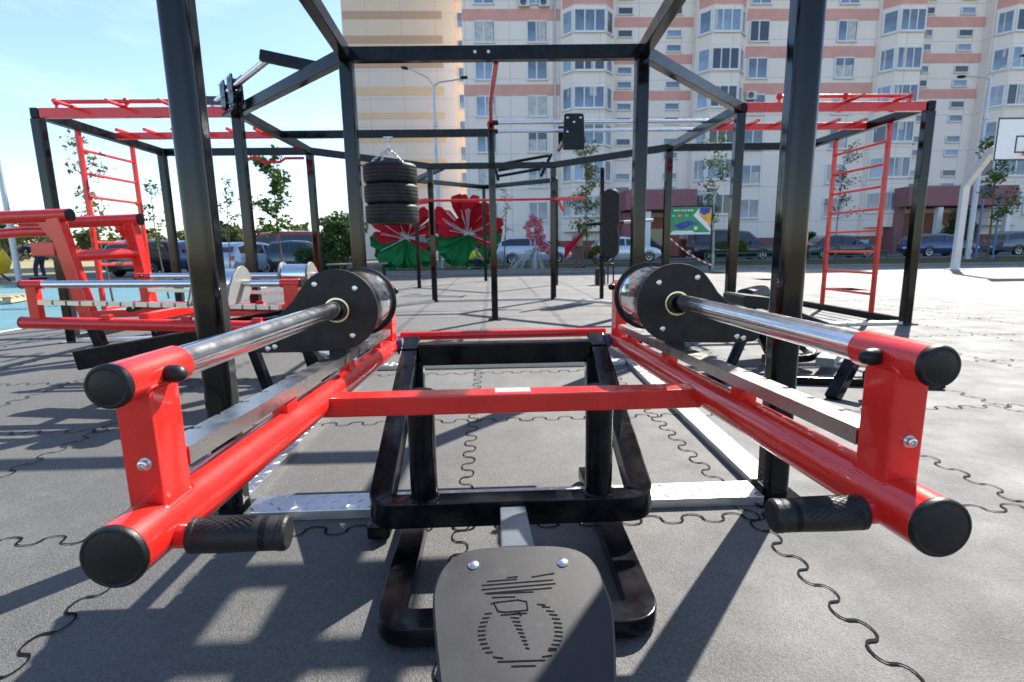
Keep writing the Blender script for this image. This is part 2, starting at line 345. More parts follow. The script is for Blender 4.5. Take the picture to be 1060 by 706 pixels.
def kerb(a, b):
    o = MB().bar((*a, .02), (*b, .02), .14, .1, .02).build('kerb', M['kerb']); tag(o, kind='structure')
for a, b in (((-6.0, 20.38), (8.2, 20.38)), ((8.2, 20.38), (16.55, 18.46)), ((16.55, 18.46), (60, 15.1)), ((-8, 22.88), (8.3, 22.88)), ((8.3, 22.88), (17, 21.28)), ((17, 21.28), (70, 17.7)), ((-9, 30.9), (75, 30.9)), ((-9, 38.75), (75, 38.75))): kerb(a, b)

# jigsaw joints between the tiles: real grooves drawn as narrow ribbons following a meander
def seams():
    mb = MB()
    def meander(L, per):
        pts = []; n = max(1, round(L / per)); om = 1.55; ds = 1; x = y = 0; k = 18
        for i in range(n * k + 1):
            pts.append((x, y)); th = om * math.sin(2 * math.pi * (i + .25 * 0) / k); x += math.cos(th); y += math.sin(th)
        sx = L / pts[-1][0]; my = sum(p[1] for p in pts) / len(pts)
        return [(p[0] * sx, (p[1] - my) * sx) for p in pts]
    def ribbon(o, d, L, w):
        pts = meander(L, .14); nrm = (-d[1], d[0]); P = [V((o[0] + d[0] * a + nrm[0] * b * .5, o[1] + d[1] * a + nrm[1] * b * .5, .0035)) for a, b in pts]
        vs = []; fs = []
        for i, p in enumerate(P):
            t = (P[min(i + 1, len(P) - 1)] - P[max(i - 1, 0)]).normalized(); s = V((-t.y, t.x, 0))
            ww = w * (.55 + .75 * abs(noise.noise(p * 9)) + (.35 if abs(t.x * nrm[0] + t.y * nrm[1]) > .8 else 0))
            vs += [p + s * ww, p - s * ww]
            if i: fs.append((2 * i - 2, 2 * i - 1, 2 * i + 1, 2 * i))
        mb.add(vs, fs)
    for j in range(-3, 17):
        y = TY0 + j * TY
        if y > 20.2: continue
        xe = 6.5 if y < 12 else 7.2
        x = TX0 - 6 * TX
        jog = .04 * math.sin(j * 2.1)
        while x < xe:
            ribbon((x, y + jog * 0), (1, 0), TX, .0042); x += TX
    for i in range(-5, 7):
        x = TX0 + i * TX
        for j in range(-3, 16):
            y = TY0 + j * TY
            if y + TY < 20.25: ribbon((x, y), (0, 1), TY, .0042)
    o = mb.build('tile_joints', M['dark'], smooth=0); tag(o, kind='structure')
seams()

# ------------------------------------------------------------------ workout frame
X0, Y0, A, B, HT = .041, 6.99, 1.1, 2.6556, 2.43
OCT = {'mL': (X0 - 1.1, 4.28), 'mR': (X0 + 1.125, 4.24), 'oL': (X0 - B, Y0 - A), 'oR': (X0 + B, Y0 - A), 'bL': (X0 - B, Y0 + A), 'bR': (X0 + B - .03, Y0 + A),
       'kL': (X0 - A, Y0 + B), 'kR': (X0 + A - .03, Y0 + B), 'c': (X0 - .02, Y0), 'uL': (-4.64, 5.9), 'vL': (-4.70, 8.07), 'uR': (4.76, 5.86), 'vR': (4.76, 8.07),
       'gL': (X0 - 1.0, 1.82), 'gR': (X0 + .995, 1.82)}
fr = thing('workout_frame', 'big black steel workout frame of posts and beams with red overhead ladders on both sides', 'workout frame', (X0, Y0, 0))
FO = (X0, Y0, 0)
def fpart(mb, name, m): return mb.build(name, m, fr, FO)
for k, (x, y) in OCT.items():
    w = .094 if k[0] == 'g' else (.085 if k == 'c' else .1)
    pr_, pn_ = (.03, 6) if k[0] == 'g' else (.016, 3)
    mb = MB(); mb.bar((x, y, .002), (x, y, HT - (.101 if k != 'c' and k[0] != 'v' else .0)), w, w, pr_, n=pn_)
    mb.box((x, y, .006), (w + .09, w + .09, .01), .002)
    p = fpart(mb, 'post', M['post'])
    if k[0] == 'u': tag(p)
def beam(a, b, z=HT - .05, h=.1, w=.08, m='black', name='beam', ex=.05, z2=None):
    a = V((*OCT[a], z)) if isinstance(a, str) else V(a); b = V((*OCT[b], z if z2 is None else z2)) if isinstance(b, str) else V(b)
    d = (b - a).normalized(); return fpart(MB().bar(a - d * ex, b + d * ex, w, h, .01), name, M[m])
bb = beam('mL', 'mR'); 
mb = MB()
for x in (-.135, -.035):
    mb.lathe((X0 + x, 4.26 - .0395, HT - .05), (0, -1, 0), [(0, .012), (.004, .012), (.008, .008), (.009, .002)], 12)
    mb.build('bolt_head', M['white'], bb, FO); mb = MB()
for a, b, z in (('gL', 'mL', -.002), ('gR', 'mR', -.002), ('gL', 'gR', .001), ('mL', 'oL', .0), ('mR', 'oR', 0), ('oL', 'bL', .002), ('oR', 'bR', .002), ('bL', 'kL', 0), ('bR', 'kR', 0), ('kL', 'kR', .0)):
    beam(a, b, HT - .05 + z, ex=.052)
beam('c', (X0 - B, Y0, HT - .052), w=.07, h=.09)
beam('bL', 'vL', HT - .053); beam('bR', 'vR', HT - .053); beam('uL', 'vL', HT - .049, ex=.045); beam('uR', 'vR', HT - .049, ex=.045)
# unseen rack, layout guessed, added above the frame to cast a floor shadow
gk = fpart(MB().bar((.80, 3.44, HT + .06), (1.72, 3.44, HT + .06), .09, .06, .012), 'shadow_rack', M['black'])
MB().bar((.84, 3.12, HT + .06), (1.72, 3.12, HT + .06), .08, .06, .012).build('shadow_rack_rail', M['black'], gk, FO)
for x in (.9, 1.12, 1.42, 1.68): MB().bar((x, 3.0, HT + .06), (x, 3.42, HT + .06), .07, .05, .01).build('shadow_rack_rung', M['black'], gk, FO)
# bright tread plate runners on the floor between the posts
def plate(a, b, w=.13, z=.036, fine=True):
    a = V((*a, z)); b = V((*b, z)); t = (b - a).normalized(); s = V((-t.y, t.x, 0)); L = (b - a).length
    mb = MB(); mb.bar(a - V((0, 0, z / 2)), b - V((0, 0, z / 2)), w, z, .003)
    if fine:
        nx = int(L / .046); ny = 3
        for i in range(nx):
            for j in range(ny):
                c = a + t * ((i + .5) * L / nx) + s * ((j - 1) * w / ny); c.z = z
                sg = 1 if (i + j) % 2 else -1; u = (t + s * sg).normalized() * .0195; w_ = (t - s * sg).normalized() * .0052
                up = V((0, 0, .0028))
                mb.add([c - u, c + w_, c + u, c - w_, c + up - u * .5, c + up + u * .5], [(0, 3, 4), (3, 2, 5), (3, 5, 4), (2, 1, 5), (1, 0, 4), (1, 4, 5)])
    return fpart(mb, 'tread_plate', M['alu'])
plate((-.895, 1.815), (.97, 1.815)); plate((-.99, 1.89), (-1.03, 4.2), .11); plate((1.045, 1.89), (1.12, 4.16), .11); plate((-.99, 4.17), (1.05, 4.13), .11)
for a, b in (('bL', 'kL'), ('bR', 'kR'), ('oR', 'uR'), ('oL', 'uL'), ('mL', 'oL'), ('kL', 'kR')):
    pa, pb = V(OCT[a]), V(OCT[b]); d = (pb - pa).normalized() * .06
    plate(pa + d, pb - d, .1, .04, False)
fpart(MB().bar((4.76, 5.9, .04), (4.76, 8.0, .04), .07, .07, .008), 'floor_bar', M['black'])
fpart(MB().bar((-4.64, 5.95, .04), (-4.69, 8.0, .04), .07, .07, .008), 'floor_bar', M['black'])
# red overhead ladders
def ladder_over(sx):
    xi, xo = (OCT['oL'][0] - .05, OCT['uL'][0] + .05) if sx < 0 else (OCT['oR'][0] + .05, OCT['uR'][0] - .05)
    y1 = 5.89 if sx < 0 else 5.87
    r1 = fpart(MB().bar((xi, y1, HT - .05), (xo, y1, HT - .05), .07, .098, .01), 'overhead_rail', M['red'])
    mb = MB(); za = HT + .055; xa, xb = (xo + .18 * (1 if sx < 0 else -1), xi + .35 * (-1 if sx < 0 else 1))
    ye = y1 - .02
    mb.tube([(xa, ye, za), (xb, ye, za)], .021, 12)
    for x in (xa, xa + (xb - xa) * .5, xb):
        mb.lathe((x, ye, za), (0, 0, 1), [(-.035, .004), (-.03, .022), (0, .036), (.03, .022), (.035, .004)], 14)
        mb.tube([(x, ye, za - .06), (x, ye, za)], .014, 8)
    mb.build('grab_bar', M['red'], r1, FO)
    for i in range(3):
        x = xa + (xb - xa) * (.12 + .36 * i); MB().tube([(x, y1 - .28, HT + .0), (x, y1 + .02, HT + .005)], .017, 10).build('rung', M['red'], r1, FO)
    y2 = 7.0 if sx < 0 else 6.78
    zs = HT - .05
    r2 = fpart(MB().bar((xi - sx * .0, y2, zs), (xo + sx * .0, y2, zs), .06, .08, .01), 'overhead_rail', M['red'])
    for i in range(6):
        x = xi + (xo - xi) * (.08 + .168 * i); MB().bar((x, y2 - .24, zs + .028), (x, y2 + .2, zs + .028), .034, .034, .006).build('rung', M['red'], r2, FO)
ladder_over(-1); ladder_over(1)
# red wall ladders on the outer sides
def wall_ladder(x, ya, yb, n, z0):
    wl = MB()
    for y in (ya, yb): wl.bar((x, y, .05), (x, y, HT - .09), .05, .05, .012)
    o = fpart(wl, 'wall_ladder', M['red'])
    for i in range(n): MB().tube([(x, ya, z0 + i * .262), (x, yb, z0 + i * .262)], .0165, 10).build('rung', M['red'], o, FO)
wall_ladder(4.76, 6.42, 7.42, 8, .30); wall_ladder(-4.68, 6.48, 7.40, 8, .30)
# red pull up bar over the middle, chrome slide bars, red cross bar at the back
mb = MB(); mb.tube([(X0 + .02, 4.3, HT - .09), (X0 - .02, 5.6, HT - .03), (X0 - .02, 6.95, HT + .04)], .024, 12)
mb.lathe((X0 - .02, 6.95, HT + .04), (0, 0, 1), [(-.06, .01), (-.045, .04), (0, .055), (.045, .04), (.06, .01)], 16); fpart(mb, 'pull_up_bar', M['red'])
for y in (6.76, 7.24):
    p = fpart(MB().cyl((X0 + .02, y, HT + .02), (X0 + B, y, HT + .02), .024, 16), 'slide_bar', M['chrome'])
    MB().cyl((X0 + .0, y, HT + .02), (X0 + .07, y, HT + .02), .03, 14).build('bar_socket', M['plastic'], p, FO)
fpart(MB().bar((X0 - .02, 6.7, HT + .02), (X0 - .02, 7.3, HT + .02), .05, .05, .008), 'bar_holder', M['black'])
mb = MB(); mb.tube([(X0 - 1.5, 9.57, 1.79), (X0 + 1.55, 9.57, 1.79)], .022, 12); mb.bar((X0 + 1.1, 9.57, 1.79), (X0 + 1.62, 9.57, 1.8), .05, .06, .01)
mb.bar((X0 - 1.15, 9.57, 1.79), (X0 - 1.5, 9.57, 1.75), .06, .09, .01); mb.bar((X0 + 1.15, 9.57, 1.76), (X0 + 1.25, 9.57, 1.58), .04, .05, .01); fpart(mb, 'pull_up_bar', M['red'])
for pts in (((-3.6, 7.96, 2.26), (-3.3, 7.96, 2.26), (-3.22, 7.96, 2.21), (-3.0, 7.96, 2.21), (-2.92, 7.96, 2.26), (-2.66, 7.96, 2.26)), ((-2.2, 8.5, 2.27), (-1.4, 9.3, 2.24))):
    fpart(MB().tube(pts, .02, 8), 'hand_bar', M['red'])
# outboard chrome bar on the left diagonal, carried by two arms
d1 = V((OCT['oL'][0] - OCT['mL'][0], OCT['oL'][1] - OCT['mL'][1], 0)).normalized(); nrm = V((-d1.y, d1.x, 0)); 
if nrm.y > 0: nrm = -nrm
nrm = V((-.72, -.28, 0)).normalized()
ma = V((-1.42, 4.9, HT + .05)); mb_ = V((*OCT['oL'], HT + .05)) - d1 * .05
aa = V((-1.93, 4.90, HT + .16)); ab = V((-3.08, 6.23, HT + .15))
fpart(MB().bar(ma - nrm * .03, aa, .07, .09, .01), 'carrier_arm', M['black']); fpart(MB().bar(mb_ - nrm * .03, ab, .07, .09, .01), 'carrier_arm', M['black'])
sb = fpart(MB().cyl(aa - nrm * .05 - V((0, 0, .03)), ab - nrm * .05 - V((0, 0, .03)), .03, 18), 'slide_bar', M['chrome'])
s0 = aa - nrm * .05 - V((0, 0, .03)); s1 = ab - nrm * .05 - V((0, 0, .03))
# sliding trolley made of two pairs of side plates joined by a foot
def trolley(name, label, c, t, length, n, hang=.2):
    t = V(t).normalized(); s = V((-t.y, t.x, 0)); c = V(c)
    root = thing(name, label, 'trolley', c, 0, 'hand trolleys that slide on chrome bars')
    out = [(-.075, -.13), (-.05, -.16), (.05, -.16), (.085, -.09), (.075, -.02), (.085, .05), (.06, .105), (-.07, .105), (-.085, .08), (-.07, 0)]
    for i in range(n):
        o = t * ((i - (n - 1) / 2) * length)
        for sg in (-1, 1):
            q = MB().prism(out, o + s * (.045 * sg) - s * .006, t, (0, 0, 1), .012, .002).build('side_plate', M['black'], root)
            b = MB()
            for u, v in ((-.05, .075), (.05, .075), (.0, -.045)):
                b.lathe(o + s * (.0525 * sg) + t * u + V((0, 0, v)), s * sg, [(0, .011), (.004, .011), (.007, .006), (.0075, .001)], 10)
            b.build('bolt_head', M['zinc'], q)
        MB().cyl(o - s * .04 + V((0, 0, .055)), o + s * .04 + V((0, 0, .055)), .026, 14).build('roller', M['plastic'], root)
        MB().cyl(o - s * .04 + V((0, 0, -.055)), o + s * .04 + V((0, 0, -.055)), .026, 14).build('roller', M['plastic'], root)
    mb = MB(); e = t * ((n - 1) / 2 * length + .06)
    mb.bar(-e + V((0, 0, -hang)), e + V((0, 0, -hang)), .09, .03, .006)
    for sg in (-1, 1): mb.bar(e * sg * .8 + V((0, 0, -hang)), e * sg * .8 + V((0, 0, -.1)), .03, .05, .004)
    mb.build('hanger', M['black'], root); return root
trolley('slide_trolley', 'black twin plate trolley on the single chrome bar left of the tall posts', s0 + (s1 - s0) * .62, s1 - s0, .26, 2, .21)
TZ = .07
tr = thing('slide_trolley', 'black boxy trolley riding on the two parallel chrome bars in front of the apartment block', 'trolley', (1.03, 7.0, HT - .05), 0, 'hand trolleys that slide on chrome bars')
q = MB().prism([(-.12, -.13), (.12, -.13), (.13, -.09), (.12, .14), (.1, .16), (-.1, .16), (-.12, .14), (-.13, -.09)], (0, -.285, .0), (1, 0, 0), (0, 0, 1), -.012, 0).build('side_plate', M['black'], tr)
MB().prism([(-.12, -.13), (.12, -.13), (.12, .14), (-.12, .14)], (0, .3, 0), (1, 0, 0), (0, 0, 1), .012, .002).build('side_plate', M['black'], tr)
mb = MB()
for u, v in ((-.08, .11), (.08, .11), (0, .06), (-.08, -.05)): mb.lathe((u, -.2835, v), (0, -1, 0), [(0, .014), (.005, .014), (.009, .008), (.01, .001)], 10)
mb.build('bolt_head', M['zinc'], q)
mb = MB(); mb.bar((-.12, -.27, -.16), (-.12, .29, -.16), .04, .05, .006); mb.bar((.12, -.27, -.16), (.12, .29, -.16), .04, .05, .006); mb.bar((-.13, -.27, -.19), (.13, -.27, -.19), .04, .14, .01); mb.build('hanger', M['black'], tr)
MB().cyl((-.1, -.25, -.23), (.1, -.25, -.23), .018, 12).build('roller', M['chrome'], tr)

# hanging tyres
tb = thing('tyre_punch_bag', 'stack of three black car tyres hanging on chains from a black beam', 'punch bag', (X0 - 1.31, Y0, 1.27))
for i in range(3):
    mb = MB(); z = i * .248; R_ = .335
    prof = [(.0, .20), (.006, .215), (.003, .27), (.006, .30), (.02, .322), (.036, .332), (.052, R_), (.056, R_ - .008), (.064, R_ - .008), (.068, R_ + .002), (.098, R_ + .003), (.102, R_ - .008), (.110, R_ - .008), (.114, R_ + .003), (.14, R_ + .003), (.144, R_ - .008), (.152, R_ - .008), (.156, R_ + .002), (.184, R_ + .001), (.188, R_ - .008), (.196, R_ - .008), (.2, R_), (.214, .332), (.230, .322), (.243, .30), (.246, .27), (.243, .215), (.247, .20), (.2, .19), (.04, .19), (.0, .20)]
    mb.lathe((0, 0, z), (0, 0, 1), prof, 56, caps=False); o = mb.build('tyre', M['tyre'], tb, smooth=50)
def chain(a, b, parent, link=.045, r=.005):
    a = V(a); b = V(b); n = max(2, int((b - a).length / (link * .72))); mb = MB(); t = (b - a).normalized()
    u = t.cross(V((0, 0, 1)) if abs(t.z) < .9 else V((1, 0, 0))).normalized(); w = t.cross(u)
    for i in range(n):
        c = a + (b - a) * ((i + .5) / n); s = u if i % 2 else w
        pts = [c + t * (math.cos(k / 10 * 2 * math.pi) * link * .5) + s * (math.sin(k / 10 * 2 * math.pi) * link * .28) for k in range(10)]
        mb.tube(pts + [pts[0]], r, 5, caps=False)
    return mb.build('chain', M['zinc'], parent)
zc = HT - 1.27 - .1
chain((0, 0, zc), (0, 0, zc - .12), tb)
for i in range(4):
    th = rad(45 + 90 * i); chain((0, 0, zc - .12), (.27 * math.cos(th), .27 * math.sin(th), .745), tb)
mb = MB(); mb.box((0, 0, zc + .004), (.12, .07, .01), .002); mb.tube([(-.03, 0, zc), (-.02, 0, zc - .04), (.02, 0, zc - .04), (.03, 0, zc)], .008, 8); mb.build('hook_plate', M['zinc'], tb)

# kicking pad on its own thin post
kp = thing('kicking_pad', 'tall rounded black training pad on a thin post with two side handles', 'training pad', (2.01, 9.67, 0))
MB().bar((0, 0, 0), (-.02, 0, 2.33), .07, .07, .01).build('post', M['black'], kp)
pts = []
for k in range(9): th = rad(180 * k / 8); pts.append((.17 * math.cos(th), 1.80 + .15 * math.sin(th)))
pts += [(-.17, 1.35), (-.145, 1.25), (-.17, 1.12)]
for k in range(9): th = rad(180 + 180 * k / 8); pts.append((.165 * math.cos(th), .87 + .14 * math.sin(th)))
pts += [(.17, 1.12), (.145, 1.25), (.17, 1.35)]
MB().prism(pts, (.1, -.12, 0), (1, 0, .06), (0, 0, 1), .12, .03).build('pad', M['plastic'], kp)
MB().tube([(-.34, -.14, 1.34), (.35, -.14, 1.37)], .03, 12).build('handle', M['plastic'], kp)
MB().tube([(.35, -.14, 1.37), (.88, -.14, 1.40)], .028, 12).build('handle', M['galv'], kp)
# second frame behind
rf = thing('rear_training_frame', 'further black steel frame with a set of slanted bars behind the main frame', 'workout frame', (0, 14, 0))
RO = (0, 14, 0)
for p, h in (((-1.83, 13.25), 2.62), ((-.2, 15.7), 2.72), ((1.63, 13.5), 2.62)): MB().bar((*p, 0), (*p, h), .09, .09, .012).build('post', M['black'], rf, RO)
for a, b in (((-1.83, 13.25, 2.6), (-.2, 15.7, 2.7)), ((-.2, 15.7, 2.7), (1.63, 13.5, 2.6)), ((-1.83, 13.25, 2.6), (-1.0, 12.0, 2.72))): MB().bar(a, b, .08, .11, .01).build('beam', M['black'], rf, RO)
for a, b in (((.2, 13.6, 2.86), (1.3, 13.1, 2.95)), ((.15, 13.5, 2.7), (1.2, 13.0, 2.8)), ((.1, 13.4, 2.95), (1.4, 13.0, 3.1)), ((.2, 13.8, 2.65), (.1, 13.4, 3.0)), ((1.2, 13.0, 2.62), (1.45, 12.9, 3.12))): MB().tube([a, b], .035, 10).build('slanted_bar', M['black'], rf, RO)
# ------------------------------------------------------------------ lever press machine
WL = {(True, -1): 'black and chrome roller weight on the left arm of the front red press', (True, 1): 'black and chrome roller weight on the right arm of the front red press',
      (False, 1): 'grey plated chrome roller weight on the nearer bar of the sideways press', (False, -1): 'grey plated chrome roller weight on the farther bar of the sideways press'}
def build_machine(root, OFF, front=True):
    def P(mb, name, m, par=root, **k): return mb.build(name, m, par, OFF, **k)
    for s in (-1, 1):
        x = -.495 if s < 0 else .501
        dl, dc = (0, 0) if front else (-.052, -.016)
        a0 = V((x, .58, .588 + dl)); a1 = V((x, 2.33, .522 + dl)); c0 = V((x, .612, .785 + dc)); c1 = V((x, 2.31, .765 + dc)); td = (a1 - a0).normalized(); tc = (c1 - c0).normalized()
        mb = MB(); mb.cyl(a0 + td * .004, a1, .0375, 40, .002)
        mb.bar((x, .677, .600 + dl), (x, .677, .772 + dc), .046, .064, .006, (0, 1, 0))            # near upright
        mb.cyl(c0 + tc * .004, c0 + tc * .132, .0262, 40, .002)
        for zc_, rr_, sg_ in ((a0.z - .0037, .0375, 1), (c0.z - .001, .0262, -1)):
            pth = []
            for cx_, cy_, a_ in ((.018, .027, 0), (-.018, .027, 90), (-.018, -.027, 180), (.018, -.027, 270)):
                for k_ in range(4):
                    th_ = rad(a_ + 30 * k_); dx_ = cx_ + .0062 * math.cos(th_); dy_ = cy_ + .0062 * math.sin(th_)
                    pth.append(V((x + dx_, .677 + dy_, zc_ + sg_ * math.sqrt(max(.00001, rr_ ** 2 - dx_ ** 2)))))
            mb.tube(pth + [pth[0]], .0026, 6, caps=False)
        mb.bar((x, 2.25, .54 + dl), (x, 2.25, .765 + dc), .048, .09, .006, (0, 1, 0)); mb.cyl(c1 - tc * .125, c1 - tc * .004, .0262, 32, .002)
        mb.tube([(x - s * .02, .645, .577 + dl), (x - s * .062, .643, .577 + dl)], .0165, 16)         # grip stub
        for y in (1.1, 1.585, 2.02):
            z = a0.z + (y - .58) * td.z / td.y
            mb.bar((x, y, z + .03), (x, y, z + .058), .034, .055, .003, (0, 1, 0))
        arm = P(mb, 'lever_arm', M['red'])
        sub = lambda mb, name, m, **k: P(mb, name, m, arm, **k)
        for p, t, r in ((a0, td, .0375), (c0, tc, .0262), (c1, -tc, .0262)):
            m2 = MB(); m2.lathe(p + t * .0035, -t, [(0, r + .0008), (.005, r + .0008), (.0075, r - .0005), (.0085, r - .0028), (.0084, r - .0042), (.0078, r - .005), (.0084, r - .0065), (.0092, .001)], 40); sub(m2, 'end_cap', M['plastic'])
        # rubber grip with ribs
        g0 = V((x - s * .052, .643, .577 + dl)); g1 = V((x - s * .177, .650, .572 + dl)); tg = (g1 - g0).normalized()
        prof = [(0, .0205), (.002, .0228), (.008, .0232), (.0095, .0222), (.011, .0222), (.0125, .0230), (.04, .0233)]
        for k in range(2): prof += [(.090 + k * .0085, .0222), (.0752 + k * .0085, .0212), (.0767 + k * .0085, .0212), (.0779 + k * .0085, .0222)]
        prof += [(.108, .0222), (.110, .0216), (.1115, .0228), (.119, .0228), (.1222, .0205), (.123, .018), (.1226, .0165), (.1236, .002)]
        gm = MB().lathe(g0, tg, prof, 28); uu = tg.cross(V((0, 0, 1))).normalized(); ww = uu.cross(tg)
        for dr_ in (-1, 1):
            for k_ in range(7):
                pth = []
                for j_ in range(13):
                    d_ = .016 + .066 * j_ / 12; an_ = rad(100 + dr_ * (k_ - 3) * 15 + dr_ * (j_ - 6) * 7.5)
                    if 25 < math.degrees(an_) < 175: pth.append(g0 + tg * d_ + (uu * math.cos(an_) + ww * math.sin(an_)) * .0232)
                if len(pth) > 2: gm.tube(pth, .0006, 4)
        sub(gm, 'hand_grip', M['grip'])
        # chrome slide bar, black sleeve
        sub(MB().cyl(c0 + tc * .12, c1 - tc * .05, .0228, 36, .001), 'slide_bar', M['chrome'])
        # stop knobs and set bolts
        for y, z, r in ((.682, .784, .0108), (2.25, .768, .012)):
            p = V((x - s * .0235, y, z + dc)); q = V((-s, -.12, -.05)); sub(MB().lathe(p, q, [(0, r * .95), (.006, r * 1.1), (.016, r * 1.1), (.022, r * .9), (.026, r * .5), (.027, .001)], 18), 'stop_knob', M['plastic'])
        sub(MB().lathe((x + (.007 if s < 0 else .001), .6465, .676), (0, -1, 0), [(0, .0085), (.004, .0085), (.0042, .0062), (.010, .0062), (.0108, .005), (.0109, .0034), (.008, .003), (.0079, .0005)], 18), 'set_bolt', M['zinc'])
        # notched steel stop bar
        sl = (.617 - .672) / (2.15 - .72); ax = V((0, 1, sl)).normalized(); L = 1.46; poly = [(0, -.024)]
        poly += [(L, -.024), (L, .024)]; k = 0; yy = L - .05; ed = []
        while yy > .06:
            poly += [(yy, .024), (yy - .0005, .009), (yy - .013, .009), (yy - .0135, .024)]; yy -= .082
        poly += [(0, .024)]
        if s < 0: o = V((x - .002, .712, .672))
        else: o = V((x + .002, .712, .672))
        poly2 = [(u, v) for u, v in poly]
        nb = MB()
        ux = ax; uy = V((s, 0, 0)); nzz = ux.cross(uy); th = .026
        nb.prism(poly2, o - (V((0, 0, th)) if nzz.z > 0 else V((0, 0, 0))), ux, uy, th, 0)
        sub(nb, 'notched_bar', M['steel'], smooth=20)
    # cross bar with sticker
    cb = P(MB().bar((-.484, 1.31, .551), (.484, 1.31, .551), .062, .052, .006, (0, 0, 1)), 'cross_bar', M['red'])
    P(MB().box((.0, 1.311, .5775), (.092, .042, .002), .0005), 'sticker', M['sticker'], cb)
    P(MB().tube([(-.47, 2.39, .55), (.47, 2.39, .55)], .02, 14), 'rear_tube', M['red'])
    # roller weights
    for s in (-1, 1):
        x = s * .495
        rz = root.rotation_euler.z
        w = thing('roller_weight', WL[(front, s)], 'roller weight', V(root.location) + Matrix.Rotation(rz, 3, 'Z') @ (V((x, 1.53 + (0 if front else (.20 if s > 0 else .26)), .776 - (0 if front else .012))) - V(OFF)), rz, 'roller weights on the press bars')
        t = V((0, 1, -.0135)).normalized(); o = V((0, 0, -.006)); R_, tip, tr = (.117, (.232, -.098), .022) if front else (.104, (.19, -.098), .022)
        out = []
        a0, a1 = 42, 264
        for k in range(33): th = rad(a0 + (a1 - a0) * k / 32); out.append((R_ * math.cos(th), R_ * math.sin(th)))
        out += [(.03, -R_ - .001), (.12, -.121), (tip[0] - .02, -.121)]
        for k in range(6): th = rad(-80 + 150 * k / 5); out.append((tip[0] + tr * math.cos(th), tip[1] + tr * math.sin(th)))
        out += [(.16, -.005), (.122, .03), (.105, .055)]
        out = [(u * s, v) for u, v in out]
        DL = .29 if front else .22; dr = 1 if front else .84
        for i, y in enumerate((0, DL)):
            ov = o + t * y
            if not front: pass
            pl = MB().prism(out, ov + (V((0, 0, 0))), (1, 0, 0), (0, 0, 1), -.014 if i == 0 else .014, 0)
            plm = MB().prism(out if not False else out, ov + V((0, .007, 0)), (1, 0, 0), (0, 0, 1), .014, .0015)
            po = plm.build('side_plate', M['plastic'] if front else M['greyplate'], w)
            if i == 0:
                for u, v in ((-.055 * s, .062), (.058 * s, .075), (-.04 * s, -.075), (.185 * s, -.103), (.205 * s, -.108)):
                    sc = MB(); sc.lathe(ov + V((u, -.0068, v)), (0, -1, 0), [(0, .0085), (.002, .0083), (.004, .006), (.0042, .0042), (.003, .0036), (.0031, .0012), (.0045, .001), (.0046, .0002)], 14)
                    sc.build('screw', M['zinc'], po)
            else: pass
            ring = MB(); ring.lathe(ov + V((0, -.0075, 0)), (0, -1, 0), [(0, .036), (.004, .036), (.0042, .0352), (.0042, .0305), (.002, .0295), (0, .0295)], 32, caps=False); ring.build('bearing_ring', M['gold'], po)
        MB().lathe(o + t * .004, t, [(0, .04), (.0, .098 * dr), (.012, .106 * dr), (.02, .103 * dr), (DL - .035, .103 * dr), (DL - .022, .106 * dr), (DL - .015, .098 * dr), (DL - .015, .04)], 48).build('drum', M['drum'], w)
        MB().lathe(o - t * .034, t, [(0, .0245), (0, .0282), (.03, .0285), (.03, .0245)], 24, caps=False).build('sleeve', M['plastic'], w)
        MB().bar(o + V((s * .012, .03, -.1)), o + V((s * .012, .03, -.145)), .05, .045, .004).build('pawl', M['plastic'], w)
    if front:
        # black inclined carrying frame
        mb = MB(); mb.sweep(fillet([(-.405, 2.26, .505), (-.405, 1.505, .150), (.405, 1.505, .150), (.405, 2.26, .505)], .05, 6), .072, .082, .007)
        mb.bar((-.37, 2.225, .497), (.37, 2.225, .497), .065, .095, .01); fo = P(mb, 'carrying_frame', M['black'])
        for s in (-1, 1):
            P(MB().bar((s * .405, 2.20, .512), (s * .405, 2.29, .552), .07, .03, .006), 'pivot_bracket', M['black'], fo)
            P(MB().cyl((s * .438, 2.255, .53), (s * .462, 2.255, .53), .034, 24, .003), 'pivot_washer', M['blue_nylon'], fo)
            m2 = MB(); m2.cyl((s * .268, 1.515, .17), (s * .268, 1.515, .52), .041, 28, .006); m2.lathe((s * .268, 1.515, .188), (0, 0, 1), [(0, .049), (.004, .046), (.008, .0415)], 28, caps=False)
            st = P(m2, 'stop_post', M['black'], fo); P(MB().lathe((s * .268, 1.515, .46), (0, 0, 1), [(0, .0415), (.001, .0445), (.06, .0445), (.066, .041), (.068, .001)], 28), 'rubber_cap', M['plastic'], fo)
            P(MB().bar((s * .372, 2.21, .46), (s * .335, 1.93, .05), .05, .055, .008, (0, 1, 0)), 'leg', M['black'], fo)
        P(MB().sweep(fillet([(-.325, 2.0, .034), (-.312, 1.145, .034), (.312, 1.145, .034), (.325, 2.0, .034)], .055, 7), .078, .05, .006), 'floor_frame', M['black'])
        P(MB().bar((-.47, 1.62, .035), (-.40, 1.62, .035), .07, .05, .008), 'floor_tab', M['black'])
        # seat post and seat with engraved emblem
        P(MB().bar((-.0, 1.47, .148), (-.0, .93, .275), .078, .05, .006), 'seat_post', M['postgrey'])
        t14 = rad(14); vv = V((0, math.cos(t14), math.sin(t14))); po = V((.019, 1.0, .325)) - V(OFF)
        seat_pts = [(-.1896, -.1262), (-.1893, -.092), (-.1813, -.0558), (-.1629, -.0202), (-.1264, .0012), (-.0763, .0067), (.0003, .0060), (.0641, .0030), (.1076, -.0130), (.1302, -.0450), (.1385, -.1004), (.1434, -.1537), (.1195, -.2866), (.10, -.36), (.06, -.42), (-.02, -.44), (-.10, -.42), (-.145, -.35), (-.1643, -.2739)]
